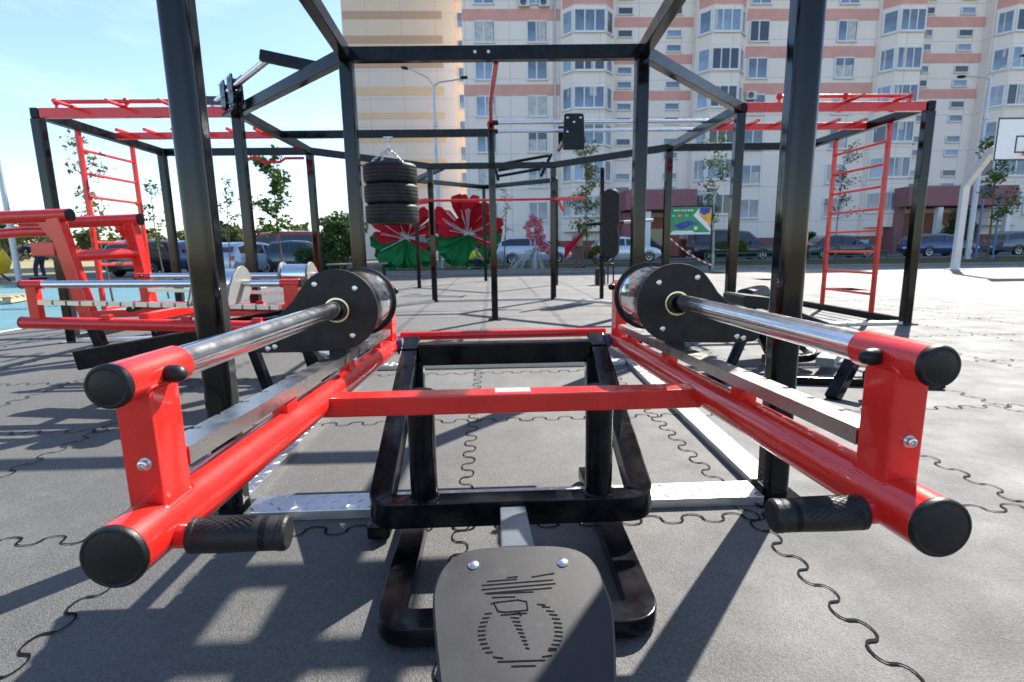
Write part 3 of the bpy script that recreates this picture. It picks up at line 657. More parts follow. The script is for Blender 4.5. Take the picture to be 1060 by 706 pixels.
        # smooth outline by corner cutting
        for _ in range(2):
            q = []
            for i in range(len(seat_pts)):
                a, b = seat_pts[i], seat_pts[(i + 1) % len(seat_pts)]
                q += [(a[0] * .75 + b[0] * .25, a[1] * .75 + b[1] * .25), (a[0] * .25 + b[0] * .75, a[1] * .25 + b[1] * .75)]
            seat_pts = q
        sm = MB(); nn = V((1, 0, 0)).cross(vv)
        sm.prism(seat_pts, po - nn * .022, (1, 0, 0), vv, .022, .004); so = sm.build('seat', M['seat'], root)
        for u, v in ((-.1152, -.0421), (.0637, -.0444)):
            bm_ = MB(); bm_.lathe(po + V((u, 0, 0)) + vv * v, nn, [(-.001, .0115), (.0015, .0113), (.0035, .009), (.005, .005), (.0055, .0008)], 20)
            bm_.build('dome_bolt', M['zinc'], so)
        em = MB()
        for l in EMB:
            w = .0014
            for i in range(len(l) - 1):
                a, b = V(l[i]), V(l[i + 1]); d = (b - a).normalized(); n2 = V((-d.y, d.x)); z = .0006
                pts = [a - n2 * w - d * w * .6, b - n2 * w + d * w * .6, b + n2 * w + d * w * .6, a + n2 * w - d * w * .6]
                em.add([po + V((p.x, 0, 0)) + vv * p.y + nn * z for p in pts], [(0, 1, 2, 3)])
        em.build('engraved_emblem', M['dark'], so, smooth=0)
    else:
        for s in (-1, 1):
            fo = P(MB().bar((s * .40, .80, .275), (s * .40, 2.28, .50), .075, .13, .01), 'frame_side', M['black'])
            P(MB().bar((s * .40, 1.15, .30), (s * .36, 1.05, .02), .06, .06, .008, (0, 1, 0)), 'leg', M['black'], fo)
            P(MB().bar((s * .40, 2.2, .46), (s * .40, 2.45, .02), .07, .07, .008, (0, 1, 0)), 'leg', M['black'], fo)
            P(MB().bar((s * .40, 1.9, .42), (s * .38, 2.0, .02), .06, .06, .008, (0, 1, 0)), 'leg', M['black'], fo)
        P(MB().bar((-.40, 2.25, .49), (.40, 2.25, .49), .07, .08, .01), 'frame_bar', M['black'])
        P(MB().bar((-.5, 2.46, .03), (.5, 2.46, .03), .08, .05, .01), 'floor_bar', M['black'])
        P(MB().bar((-.36, 1.05, .03), (.36, 1.05, .03), .08, .05, .01), 'floor_bar', M['black'])

m1 = thing('lever_press', 'red lever press machine in the foreground with two handled arms and a black seat', 'exercise machine', (.045, 1.6, 0), 0, 'red lever press machines')
build_machine(m1, (0, 1.6, 0), True)
m2_ = thing('lever_press', 'red lever press machine turned sideways at the left, half hidden behind a tall black post', 'exercise machine', (-1.87, 3.80, 0), rad(-91.5), 'red lever press machines')
build_machine(m2_, (0, 1.6, 0), False)

# red dip station behind the sideways machine
ds = thing('dip_station', 'red tubular dip station with two raised handle bars beside the blue court', 'exercise machine', (-3.6, 5.0, 0))
DO = (-3.6, 5.0, 0)
def dp(mb, n, m='red', par=None): return mb.build(n, M[m], par or ds, DO)
hb = dp(MB().cyl((-6.4, 4.87, 1.225), (-3.64, 4.80, 1.285), .055, 22, .003), 'handle_bar'); dp(MB().lathe((-3.642, 4.8, 1.285), (1, 0, .02), [(0, .056), (.012, .056), (.017, .050), (.018, .001)], 22), 'end_cap', 'plastic', hb)
hb = dp(MB().cyl((-4.5, 5.34, 1.24), (-3.37, 5.3, 1.27), .055, 22, .003), 'handle_bar'); dp(MB().lathe((-3.372, 5.3, 1.27), (1, 0, .02), [(0, .056), (.012, .056), (.017, .050), (.018, .001)], 22), 'end_cap', 'plastic', hb)
dp(MB().tube([(-6.4, 5.0, 1.10), (-5.2, 4.93, 1.10), (-4.6, 4.9, 1.12), (-4.1, 4.86, 1.15), (-3.8, 4.83, 1.15)], .043, 14), 'lower_bar')
dp(MB().bar((-3.76, 4.8, 1.26), (-3.60, 4.8, .36), .115, .10, .012, (0, 1, 0)), 'upright'); dp(MB().bar((-3.60, 4.8, .36), (-3.50, 4.8, .0), .085, .085, .01, (0, 1, 0)), 'leg', 'black')
dp(MB().bar((-3.46, 5.3, 1.24), (-3.36, 5.3, .3), .10, .10, .012, (0, 1, 0)), 'upright'); dp(MB().bar((-3.36, 5.3, .3), (-3.33, 5.3, 0), .08, .08, .01, (0, 1, 0)), 'leg', 'black')
dp(MB().tube([(-3.69, 4.83, .935), (-3.44, 5.28, .953)], .05, 18), 'cross_tube')
dp(MB().prism([(0, .03), (-.11, .2), (0, .2)], (-3.79, 4.79, 1.02), (1, 0, 0), (0, 0, 1), .02, .001), 'gusset'); dp(MB().prism([(0, .03), (-.11, .2), (0, .2)], (-3.5, 5.29, 1.02), (1, 0, 0), (0, 0, 1), .02, .001), 'gusset')
dp(MB().bar((-3.98, 4.8, 1.0), (-3.78, 4.8, .995), .09, .12, .01), 'bracket')
dp(MB().bar((-3.66, 4.78, .42), (-2.6, 5.0, .42), .08, .07, .01), 'seat_rail'); dp(MB().bar((-3.1, 5.3, .36), (-2.2, 5.3, .36), .34, .05, .01), 'seat_rail')

# black bench machine at the right, seen under the right hand arm
bn = thing('leg_machine', 'low black bench machine with rollers standing behind the right hand tall post', 'exercise machine', (2.2, 3.8, 0))
BO = (2.2, 3.8, 0)
def bp(mb, n, m='black', par=None): return mb.build(n, M[m], par or bn, BO)
bp(MB().tube([(1.94, 3.85, .40), (1.74, 3.75, .03)], .038, 16), 'leg'); bp(MB().bar((1.95, 3.87, .40), (2.2, 3.98, .03), .06, .06, .01, (0, 1, 0)), 'leg')
bp(MB().bar((1.94, 3.86, .42), (2.1, 4.2, .46), .07, .07, .01), 'spine')
sp = MB(); sp.prism([(-.14, -.03), (-.12, -.045), (.12, -.045), (.14, -.03), (.14, .02), (.12, .045), (-.12, .045), (-.14, .03)], (1.99, 3.82, .51), (1, 0, -.12), (0, 0, 1), -.34, .008); bp(sp, 'seat_pad', 'plastic')
bp(MB().bar((2.12, 4.35, .50), (2.34, 4.5, .52), .16, .14, .05), 'seat_pad', 'plastic')
bp(MB().bar((2.2, 4.4, .48), (3.1, 4.45, .14), .2, .075, .02), 'bench_pad', 'plastic')
bp(MB().sweep(fillet([(2.0, 3.75, .1), (2.42, 3.75, .1), (2.36, 4.2, .25)], .15, 6), .07, .06, .012), 'curved_tube')
bp(MB().bar((2.38, 3.62, .09), (2.62, 3.9, .09), .12, .07, .01), 'foot_plate', 'greyplate')
bp(MB().bar((2.05, 3.02, .0), (2.36, 3.2, .36), .075, .075, .01), 'leg')
bp(MB().cyl((2.28, 3.03, .13), (2.50, 3.1, .13), .055, 22, .01), 'roller', 'plastic')
bp(MB().bar((1.5, 3.55, .03), (2.9, 3.2, .03), .08, .05, .01), 'floor_bar'); bp(MB().bar((1.55, 3.45, .035), (1.75, 4.1, .035), .08, .05, .01), 'floor_bar')
bp(MB().bar((2.55, 3.05, .10), (2.36, 3.12, .10), .05, .05, .01), 'axle')
# another low black unit far left behind the first arm
# ------------------------------------------------------------------ buildings
def win_proto(w, h, panes, name, frame=.07, transom=None, cur=True, seed=0):
    """frame object with pane and curtain children, centred, facing -y"""
    r_ = random.Random(seed); f = MB(); d = .07
    f.bar((-w / 2, 0, -h / 2), (-w / 2, 0, h / 2), frame, d, .006, (0, 1, 0)); f.bar((w / 2, 0, -h / 2), (w / 2, 0, h / 2), frame, d, .006, (0, 1, 0))
    for z in (-h / 2, h / 2): f.bar((-w / 2 + frame / 2 + .002, 0, z), (w / 2 - frame / 2 - .002, 0, z), d, frame, .006)
    xs = [-w / 2 + w * sum(panes[:i + 1]) / sum(panes) for i in range(len(panes) - 1)]
    for x in xs: f.bar((x, 0, -h / 2 + frame / 2 + .002), (x, 0, h / 2 - frame / 2 - .002), frame, d - .004, .006, (0, 1, 0))
    if transom:
        x1 = xs[0] - frame / 2 - .002 if xs else w / 2; f.bar((-w / 2 + frame / 2 + .002, 0, transom), (x1, 0, transom), d - .01, frame * .7, .004)
    f.bar((-w / 2 - .06, -.05, -h / 2 - frame * .8), (w / 2 + .06, -.05, -h / 2 - frame * .8), .16, .03, .004)
    fo = f.build(name, M['pvc'])
    g = MB(); g.quad((-w / 2, .012, -h / 2), (w / 2, .012, -h / 2), (w / 2, .012, h / 2), (-w / 2, .012, h / 2)); g.build('pane', M['glass'], fo, smooth=0)
    return fo
def blind(parent, x0, x1, z0, z1):
    b = MB(); b.quad((x0, .004, z0), (x1, .004, z0), (x1, .004, z1), (x0, .004, z1)); return b.build('blind', M['curtain'], parent, smooth=0)
def building_main():
    D = 44.0; K = D / 40
    def X(x40): return x40 * K
    def Z(z40): return (z40 - .936) * K + .936
    b = thing('apartment_building', 'long pale apartment block with pink bands, bay loggias and mauve entrance canopies', 'building', (X(17), D, 0)); BO = (X(17), D, 0)
    P = lambda mb, n, m, par=b, **k: mb.build(n, M[m], par, BO, **k)
    HB = 31.0; xL = X(-1.75); zb = Z(1.45)
    secs = [(xL, X(5.12), 0, 'f'), (X(5.12), X(8.9), -.35, 'b'), (X(8.9), X(14.75), .5, 's'), (X(14.75), X(18.3), -.35, 'b'), (X(18.3), X(27.95), 0, 'f'), (X(27.95), X(31.35), -.35, 'b'), (X(31.35), X(36.3), .5, 's'), (X(36.3), X(40.1), -.35, 'b'), (X(40.1), X(49.8), 0, 'f'), (X(49.8), X(53.2), -.35, 'b'), (X(53.2), X(59), .5, 's'), (X(59), X(70), 0, 'f')]
    rows = [Z(3.62 + 2.46 * i) for i in range(0, 12)]
    fh = 2.46 * K
    wA = win_proto(1.55, 1.5, (1, 1.15), 'window', frame=.1); wA.hide_render = False
    wS = win_proto(1.15, .5, (1,), 'stair_window')
    wB = win_proto(3.1, 1.55, (1, 1, 1), 'bay_window', frame=.13); wBs = win_proto(.95, 1.55, (1,), 'bay_side_window', frame=.13)
    mbw = MB()
    for (x0, x1, dy, kind) in secs:
        y = D + dy
        w = MB(); w.box(((x0 + x1) / 2, y + 6 + .001 * x0, (HB + zb) / 2), (x1 - x0 - .004, 12, HB - zb), .004); P(w, 'wall', 'wall', smooth=0)
        w = MB(); w.box(((x0 + x1) / 2, y + 6.08 + .001 * x0, zb / 2), (x1 - x0 - .004, 12, zb - .004), .004); P(w, 'plinth', 'plinth', smooth=0)
        if kind != 'b':
            for i in range(4, 11):
                zc = rows[i] - 1.52
                if kind == 's': zc -= .33
                m = MB(); m.box(((x0 + x1) / 2, y - .012, zc), (x1 - x0 - .06, .05, .82 if kind == 'f' else .7), .004); P(m, 'painted_band', 'wallpink', smooth=0)
        if kind == 'b':
            # protruding loggia stack with canted sides
            cx = (x0 + x1) / 2; hw = (x1 - x0) / 2 - .12; dep = .95; ct = .75
            pl = [(-hw, 0), (-hw + ct, -dep), (hw - ct, -dep), (hw, 0)]
            lo = MB(); lo.prism([(u, v) for u, v in pl], (cx, y, rows[0] - fh * .62), (1, 0, 0), (0, 1, 0), HB - rows[0] + fh * .62 - .1, 0); lo_o = P(lo, 'loggia', 'wall', smooth=0)
            for i in range(0, 11):
                zc = rows[i] + .3
                m = MB(); m.prism([(u * 1.012, v * 1.03) for u, v in pl], (cx, y - .0, zc - fh * .5 - .34), (1, 0, 0), (0, 1, 0), .06, 0); P(m, 'ledge', 'wall', smooth=0)
                if i == 6:
                    m = MB(); m.prism([(u * 1.006, v * 1.02) for u, v in pl], (cx, y, zc - fh * .5 - .26), (1, 0, 0), (0, 1, 0), 1.02, 0); P(m, 'painted_band', 'wallpink', smooth=0)
                q = copy_tree(wB, b); q.location = V((cx, y - dep - .03, zc)) - V(BO); q.scale = ((2 * hw - 2 * ct - .1) / 3.1, 1, 1)
                for sg in (-1, 1):
                    q = copy_tree(wBs, b); a = V((sg * hw, 0, 0)); c = V((sg * (hw - ct), -dep, 0)); mid = (a + c) / 2; dv = (a - c) * sg
                    nn = V((sg * dep, -ct, 0)).normalized()
                    q.location = V((cx, y, zc)) + mid + nn * .035 - V(BO); q.rotation_euler = (0, 0, math.atan2(nn.y, nn.x) + math.pi / 2)
    def reglaze(q, r_):
        for ch in q.children:
            if ch.name.startswith('pane'):
                ch.material_slots[0].link = 'OBJECT'; ch.material_slots[0].material = M[r_.choice(('glass', 'glass', 'glass_dark', 'glass_light', 'glass'))]
    gr = random.Random(17)
    for ch in list(b.children):
        if ch.name.startswith('bay'):
            reglaze(ch, gr); sx_ = 1.5 if ch.name.startswith('bay_win') else .4
            if gr.random() < .55:
                a_ = gr.uniform(-sx_, sx_ * .4); blind(ch, a_, a_ + gr.uniform(.3, .9) * sx_ * .6, -.72 if gr.random() < .6 else .1, .72)
    # plain windows
    cols = [X(-.19), X(3.5), X(19.4), X(25.8), X(41.5), X(47.5)]
    rr = random.Random(3)
    for c in cols:
        for i in range(0, 8):
            q = copy_tree(wA, b); q.location = V((c, D - .03, rows[i])) - V(BO)
            reglaze(q, rr)
            if rr.random() < .5: q2 = blind(q, .04 if rr.random() < .6 else -.68, .66, -.7, .7 if rr.random() < .7 else .2)
    for c in (X(9.85), X(13.4), X(31.9), X(34.95)):
        for i in range(1, 8):
            for dz in (.02, -1.05):
                q = copy_tree(wS, b); q.location = V((c, D + .5 - .03, rows[i] + dz)) - V(BO); reglaze(q, rr)
    for t in (wA, wS, wB, wBs):
        for ch in list(t.children): bpy.data.objects.remove(ch)
        bpy.data.objects.remove(t)
    # entrances
    for (xa, xb) in ((X(9.4), X(14.4)), (X(29.6), X(37.6))):
        y = D - 2.6
        m = MB(); m.box(((xa + xb) / 2, D - 1.25, Z(4.15)), (xb - xa, 3.4, 1.5), .03); c = P(m, 'entrance_canopy', 'mauve', smooth=0)
        m = MB(); m.box((xa + .5, D - .6, Z(3.4) / 2), (.7, 2.0, Z(3.4) - .05), .02); P(m, 'porch_wall', 'mauve', c, smooth=0)
        m = MB(); m.box(((xa + xb) / 2 + .4, D - .05, 1.7), (xb - xa - 1.6, .9, 3.2), .02); P(m, 'porch_back', 'plinth', c, smooth=0)
        for x in (xa + (xb - xa) * .33, xb - .25): m = MB(); m.box((x, D - 2.5, Z(3.4) / 2), (.42, .42, Z(3.4) - .05), .03); P(m, 'porch_column', 'white', c)
        m = MB(); m.box((xa + (xb - xa) * .55, D - .53, 1.2), (1.4, .08, 2.3), .01); P(m, 'porch_door', 'glass_dark', c)
    # air conditioners and a downpipe
    for x, z in ((X(2.6), Z(17.7)), (X(4.0), Z(17.7)), (X(18.95), Z(11.55))):
        m = MB(); m.box((x, D - .22, z), (.85, .36, .62), .03); o = P(m, 'air_conditioner', 'acwhite')
        m = MB(); m.lathe((x - .08, D - .401, z), (0, -1, 0), [(0, .24), (.012, .24), (.014, .2), (.006, .19), (.007, .05), (.012, .04), (.013, .002)], 20); P(m, 'fan_grille', 'glass_dark', o)
    m = MB(); m.tube([(X(4.75), D - .14, .3), (X(4.75), D - .14, HB)], .075, 10); P(m, 'downpipe', 'galv')
    m = MB(); m.box(((xL + X(70)) / 2, D + 6, HB + .25), (X(70) - xL + .4, 13.2, .5), .05); P(m, 'roof', 'wallpink', smooth=0)
building_main()
def building_tower():
    D = 60.0; x0, x1 = -15.05, -3.5
    b = thing('apartment_building', 'tall peach apartment tower with ochre and brown stripes, left of the pale block', 'building', (-9, D, 0)); BO = (-9, D, 0)
    P = lambda mb, n, m, par=b, **k: mb.build(n, M[m], par, BO, **k)
    zs = 20.3
    m = MB(); m.box(((x0 + x1) / 2, D + 7, zs / 2), (x1 - x0, 14, zs), .01); P(m, 'lower_wall', 'towerpk', smooth=0)
    m = MB(); m.box(((x0 + x1) / 2, D + 7, zs + 9.5), (x1 - x0, 14, 18.99), .01); P(m, 'upper_wall', 'tower', smooth=0)
    for k, (za, zb, mm) in enumerate(((14.85, 15.45, 'toweror'), (17.2, 18.05, 'toweror'), (19.9, 20.5, 'towerbr'), (22.3, 23.05, 'towerbr'), (24.65, 25.4, 'towerbr'), (12.4, 13.1, 'toweror'), (10.0, 10.7, 'toweror'), (7.6, 8.3, 'toweror'), (27.2, 28, 'towerbr'), (30, 30.8, 'towerbr'))):
        m = MB(); m.box(((x0 + x1) / 2 - .55, D - .01, (za + zb) / 2), (x1 - x0 - 1.3, .06, zb - za), .004); P(m, 'painted_band', mm, smooth=0)
    # set back right wing with narrow windows, catching the sun
    m = MB(); m.box((x1 + .75, D + 7.6, 19.6), (1.49, 13, 39.2), .01); P(m, 'side_wing', 'tower', smooth=0)
    m = MB(); m.box((x1 + 2.2, D + 9.2, 19.5), (1.38, 12, 39), .01); P(m, 'side_wing', 'toweror', smooth=0)
    w = win_proto(.85, 1.5, (1,), 'window')
    for i in range(12):
        q = copy_tree(w, b); q.location = V((x1 + .72, D + 1.06, 3.2 + i * 2.72)) - V(BO)
    for ch in list(w.children): bpy.data.objects.remove(ch)
    bpy.data.objects.remove(w)
building_tower()

# ------------------------------------------------------------------ cars
def car(label, kind, paint, x, y, rz, L=4.5, H=1.5, name='parked_car', group='cars parked along the kerb'):
    W = 1.78; hw = W / 2
    root = thing(name, label, 'car', (x, y, 0), rz, group)
    sh = {'sedan': [(-.5, .62, .62), (-.47, .86, .86), (-.36, .92, .93), (-.24, .93, 1.40), (-.05, .92, 1.45), (.10, .91, 1.40), (.26, .88, .90), (.42, .80, .80), (.48, .70, .70), (.5, .5, .5)],
          'hatch': [(-.5, .60, .62), (-.485, .95, 1.0), (-.42, .97, 1.36), (-.30, .96, 1.49), (-.05, .95, 1.52), (.10, .94, 1.44), (.27, .91, .96), (.42, .82, .82), (.48, .70, .70), (.5, .5, .5)],
          'suv': [(-.5, .70, .70), (-.485, 1.02, 1.06), (-.43, 1.06, 1.45), (-.33, 1.06, 1.63), (-.05, 1.05, 1.66), (.10, 1.04, 1.58), (.25, 1.02, 1.06), (.42, .95, .95), (.48, .84, .84), (.5, .6, .6)],
          'van': [(-.5, .70, .70), (-.495, 1.05, 1.2), (-.47, 1.08, 1.75), (-.40, 1.08, 1.86), (-.05, 1.07, 1.9), (.14, 1.05, 1.82), (.30, 1.02, 1.08), (.43, .92, .92), (.48, .8, .8), (.5, .55, .55)]}[kind]
    k = H / max(s[2] for s in sh); rings = []
    for u, zb, zt in sh:
        zb *= k; zt *= k; e = 1 - .35 * max(0, abs(u) - .42) / .08 * .35; g = zt - zb; ti = min(.2, g * .38)
        z0 = .22 + (.12 if abs(u) > .47 else 0); h = hw * e
        half = [(h * .9, z0), (h * .99, z0 + .14), (h, (z0 + zb) / 2), (h * .985, zb - .04), (h * .955, zb), (h * .955 - ti * .8, zb + g * .8), (h * .955 - ti - .06, zt - .012 * (g > .1)), (h * .4, zt + .012)]
        rings.append([(u * L, a, z) for a, z in half] + [(u * L, -a, z) for a, z in half[::-1]])
    body = MB().loft(rings); bo = body.build('body', paint, root, smooth=40)
    # glazing
    st = [(u, zb * k, zt * k) for u, zb, zt in sh if zt - zb > .25]
    for sg in (-1, 1):
        g = MB(); top = []; bot = []
        for u, zb, zt in st:
            e = 1 - .35 * max(0, abs(u) - .42) / .08 * .35; h = hw * e; gg = zt - zb; ti = min(.2, gg * .38)
            bot.append((u * L, sg * (h * .955 - ti * .8 * .1 + .006), zb + gg * .08)); top.append((u * L, sg * (h * .955 - ti * .8 * .98 + .007), zb + gg * .79))
        b0 = bot[0]; b1 = bot[-1]
        for i in range(len(st) - 1):
            g.quad(*( (bot[i], bot[i + 1], top[i + 1], top[i]) if sg < 0 else (bot[i + 1], bot[i], top[i], top[i + 1])))
        nxt = [s for s in sh if s[0] > st[-1][0]][0]; uf = nxt[0] * L * .82 + st[-1][0] * L * .18
        tri = [bot[-1], (uf, sg * (hw * .955 + .006), st[-1][1] + .03), top[-1]]
        g.add(tri, [(0, 1, 2)]); g.build('window', M['carglass'], root, smooth=0)
        pm = MB()
        for u in (st[len(st) // 2][0],):
            pm.bar((u * L, sg * (hw * .955 + .012), st[len(st) // 2][1] + .03), (u * L, sg * (hw * .955 - .12), st[len(st) // 2][2] - .12), .07, .012, .003, (0, 1, 0))
        pm.build('door_pillar', paint, root)
        m = MB(); m.bar((st[-1][0] * L + .1, sg * (hw - .03), st[-1][1] + .06), (st[-1][0] * L + .1, sg * (hw + .16), st[-1][1] + .08), .09, .14, .03); m.build('wing_mirror', paint, root)
        m = MB(); m.box((L * .462, sg * hw * .68, .66 * k), (.10, .36, .13), .03); m.build('headlight', M['head'], root)
        m = MB(); m.box((-L * .488, sg * hw * .74, .80 * k), (.08, .22, .2), .03); m.build('tail_light', M['tail'], root)
    a, b2 = st[-1], [s for s in sh if s[0] > st[-1][0]][0]; zt = a[2]; wm = MB()
    wm.quad((a[0] * L + .05, -hw * .68, zt - .05), (b2[0] * L - .08, -hw * .78, b2[2] * k + .07), (b2[0] * L - .08, hw * .78, b2[2] * k + .07), (a[0] * L + .05, hw * .68, zt - .05)); 
    wm.v = [(x_ + .018, y_, z_ + .022) for x_, y_, z_ in wm.v]; wm.build('windscreen', M['carglass'], root, smooth=0)
    i0 = [i for i, s in enumerate(sh) if s[2] - s[1] > .25][0]; a = sh[i0]; b2 = sh[i0 - 1]; rm = MB()
    rm.quad((b2[0] * L + .03, hw * .74, b2[2] * k + .06), (b2[0] * L + .03, -hw * .74, b2[2] * k + .06), (a[0] * L - .02, -hw * .66, a[2] * k - .06), (a[0] * L - .02, hw * .66, a[2] * k - .06))
    rm.v = [(x_ - .02, y_, z_ + .015) for x_, y_, z_ in rm.v]; rm.build('rear_window', M['carglass'], root, smooth=0)
    m = MB(); m.box((-L * .5 - .002, 0, .62 * k), (.02, .5, .11), .004); m.build('number_plate', M['white'], root)
    for u in (-.30, .305):
        for sg in (-1, 1):
            c = V((u * L, sg * (hw - .09), .32)); m = MB(); m.lathe(c - V((0, sg * .1, 0)), (0, sg, 0), [(0, .2), (0, .30), (.03, .32), (.17, .32), (.20, .30), (.202, .22), (.195, .21)], 24); w = m.build('wheel', M['tyre'], root)
            m = MB(); m.lathe(c + V((0, sg * .094, 0)), (0, sg, 0), [(0, .212), (.008, .205), (.004, .17), (-.01, .1), (.006, .05), (.01, .002)], 10); m.build('rim', M['rim'], w)
            m = MB(); pts = [c + V((.37 * math.cos(rad(a)), sg * .078, .37 * math.sin(rad(a)) - .0)) for a in range(0, 181, 15)]; m.tube(pts, .03, 6); m.build('wheel_arch', M['plastic'], root)
    return root
PI = math.pi
car('silver blue compact off-roader parked behind the red and green flower sculpture', 'suv', carpaint('silver_blue_paint', (.58, .63, .70)), 2.55, 33.2, PI * 0 + rad(2), 4.6, 1.66)
car('white car parked behind the thin post with the black training pad', 'hatch', carpaint('white_car_paint', (.68, .70, .73)), 8.3, 33.0, 0 + rad(1), 4.1, 1.55)
car('long black minivan parked behind the green and orange banner', 'van', carpaint('black_car_paint', (.018, .020, .028)), 15.1, 33.2, 0, 5.3, 1.86)
car('dark navy saloon parked behind the red wall ladder at the right', 'sedan', carpaint('navy_car_paint', (.025, .03, .045)), 21.9, 33.1, 0, 4.6, 1.47)
car('deep blue hatchback parked between the outer black post and the hoop pole', 'hatch', carpaint('blue_car_paint', (.025, .055, .18)), 28.4, 33.0, 0, 4.2, 1.45)
car('grey estate car parked at the right edge beyond the hoop pole', 'suv', carpaint('grey_car_paint', (.10, .12, .16)), 34.5, 33.2, 0, 4.7, 1.55)
car('red minibus parked far left beyond the thin saplings', 'van', carpaint('red_car_paint', (.42, .045, .03)), -10.4, 26.6, PI, 4.6, 1.95, group='cars on the far left lane')
car('dark teal saloon parked in front of the red minibus', 'sedan', carpaint('teal_car_paint', (.02, .06, .075)), -8.6, 24.4, PI * 0, 4.3, 1.45, group='cars on the far left lane')
car('pale blue hatchback parked beside the dark teal saloon', 'hatch', carpaint('pale_blue_paint', (.36, .42, .5)), -10.6, 23.9, rad(75), 4.0, 1.4, group='cars on the far left lane')
car('dark blue hatchback parked left of the red minibus', 'hatch', carpaint('dark_blue_paint', (.05, .10, .2)), -14.5, 27.6, rad(60), 4.1, 1.6, group='cars on the far left lane')
car('black car parked far left behind the red wall ladder', 'suv', carpaint('black_far_paint', (.015, .015, .018)), -15.6, 25.4, rad(80), 4.4, 1.6, group='cars on the far left lane')

# ------------------------------------------------------------------ vegetation
def leaves(mb, centre, R, n, size, rnd, mi=0, flat=.75):
    for _ in range(n):
        while True:
            d = V((rnd.uniform(-1, 1), rnd.uniform(-1, 1), rnd.uniform(-1, 1)))
            if d.length < 1: break
        p = V(centre) + V((d.x * R[0], d.y * R[1], d.z * R[2])); s = size * rnd.uniform(.55, 1.3)
        a = V((rnd.uniform(-1, 1), rnd.uniform(-1, 1), rnd.uniform(-.7, .5))).normalized(); b = a.cross(V((rnd.uniform(-1, 1), rnd.uniform(-1, 1), rnd.uniform(-1, 1)))).normalized()
        c = a.cross(b) * .18
        mb.add([p - a * s * .5, p + b * s * .36 - a * s * .05 + c * s, p + a * s * .6, p - b * s * .36 - a * s * .05 + c * s], [(0, 1, 2), (0, 2, 3)], mi)
def sapling(label, x, y, h, clumps, m='leaf', trunk=.03, bend=.1, seed=1, size=.12, first=.3, bark='bark', density=26):
    rnd = random.Random(seed); t = thing('sapling', label, 'tree', (x, y, 0), 0, 'young saplings round the playground')
    pts = []; n = 8
    for i in range(n + 1):
        u = i / n; pts.append((bend * math.sin(u * 2.5 + seed) * h * .12, bend * math.cos(u * 2.1 + seed) * h * .06, u * h))
    tk = MB(); tk.tube(pts, [trunk * (1 - .75 * i / n) for i in range(n + 1)], 8)
    cr = MB()
    for i in range(clumps):
        u = first + (1 - first) * (i + .5) / clumps + rnd.uniform(-.03, .03); u = min(u, .99); k = int(u * n); f = u * n - k
        p = V(pts[k]) * (1 - f) + V(pts[min(k + 1, n)]) * f; th = rnd.uniform(0, 6.28); L = h * rnd.uniform(.06, .17) * (1.25 - u * .7)
        e = p + V((math.cos(th) * L, math.sin(th) * L, L * rnd.uniform(.4, 1.1)))
        tk.tube([p, (p + e) / 2 + V((0, 0, L * .08)), e], [trunk * .3, trunk * .22, trunk * .1], 5)
        for q, rr in ((e, 1), ((p + e) / 2, .8)):
            leaves(cr, q, (h * .062 * rr, h * .062 * rr, h * .055 * rr), int(density * rr * 1.9), size * .72, rnd)
        for _ in range(3):
            g = e + V((rnd.uniform(-1, 1), rnd.uniform(-1, 1), rnd.uniform(-.2, 1))) * h * .05; tk.tube([p + (e - p) * rnd.uniform(.4, .9), g], [trunk * .12, trunk * .05], 4)
    tk.build('trunk', M[bark], t); cr.build('crown', M[m], t, smooth=0)
sapling('slender maple sapling with sparse yellow-green leaves right of the left tall post', -4.05, 10.6, 2.75, 11, 'leaf', .025, .3, 3, .13, .45, density=20)
sapling('small bare-stemmed sapling with few dark leaves between the two left posts', -5.6, 11.6, 2.3, 8, 'leafdark', .018, .2, 5, .09, .45, density=10)
sapling('thin sapling with browning leaves behind the left red wall ladder', -8.0, 11.2, 3.25, 10, 'leafyel', .022, .3, 8, .12, .4, density=9)
sapling('thin sapling with dark leaves right of the left red wall ladder', -7.0, 11.6, 2.3, 7, 'leafdark', .02, .3, 9, .10, .4, density=9)
sapling('nearly bare reddish sapling beside the flower sculpture, against the pale block', .55, 23.5, 3.5, 9, 'leafyel', .028, .25, 12, .10, .35, density=7)
sapling('bright green birch sapling standing behind the person in the red cape', 4.05, 23.0, 5.2, 15, 'leaflight', .035, .1, 14, .15, .22, density=34)
sapling('tall whitewashed sapling with sparse leaves beside the banner', 8.9, 21.3, 5.0, 13, 'leaf', .04, .15, 21, .14, .35, 'birch', density=20)
sapling('slim sapling with dark leaves seen through the right red wall ladder', 16.2, 24.5, 5.1, 12, 'leafdark', .03, .15, 23, .13, .35, density=16)
sapling('crooked sapling with drooping leaves behind the hoop pole', 21.5, 22.5, 5.0, 14, 'leaf', .045, .25, 27, .17, .3, density=22)
def bush(name, label, x, y, R, n, size, m, seed, cat='bush', group=None):
    rnd = random.Random(seed); t = thing(name, label, cat, (x, y, 0), 0, group); st = MB(); cr = MB()
    k = max(6, int(n / 220))
    for i in range(k):
        th = rnd.uniform(0, 6.28); r = rnd.uniform(.2, .8); zz = R[2] * rnd.uniform(.5, 1.75)
        e = V((math.cos(th) * r * R[0], math.sin(th) * r * R[1], zz)); st.tube([(0, 0, 0), e * .5 + V((0, 0, .1)), e], [.035, .022, .006], 5)
        f = rnd.uniform(.3, .5); leaves(cr, e * .92, (R[0] * f, R[1] * f, R[2] * f), n // k, size, rnd)
    st.build('stem', M['bark'], t); cr.build('crown', M[m], t, smooth=0)
bush('shrub', 'tall dense dark shrub left of the flower sculptures', -5.2, 18.6, (1.0, 1.0, 1.15), 4200, .13, 'leafdark', 4)
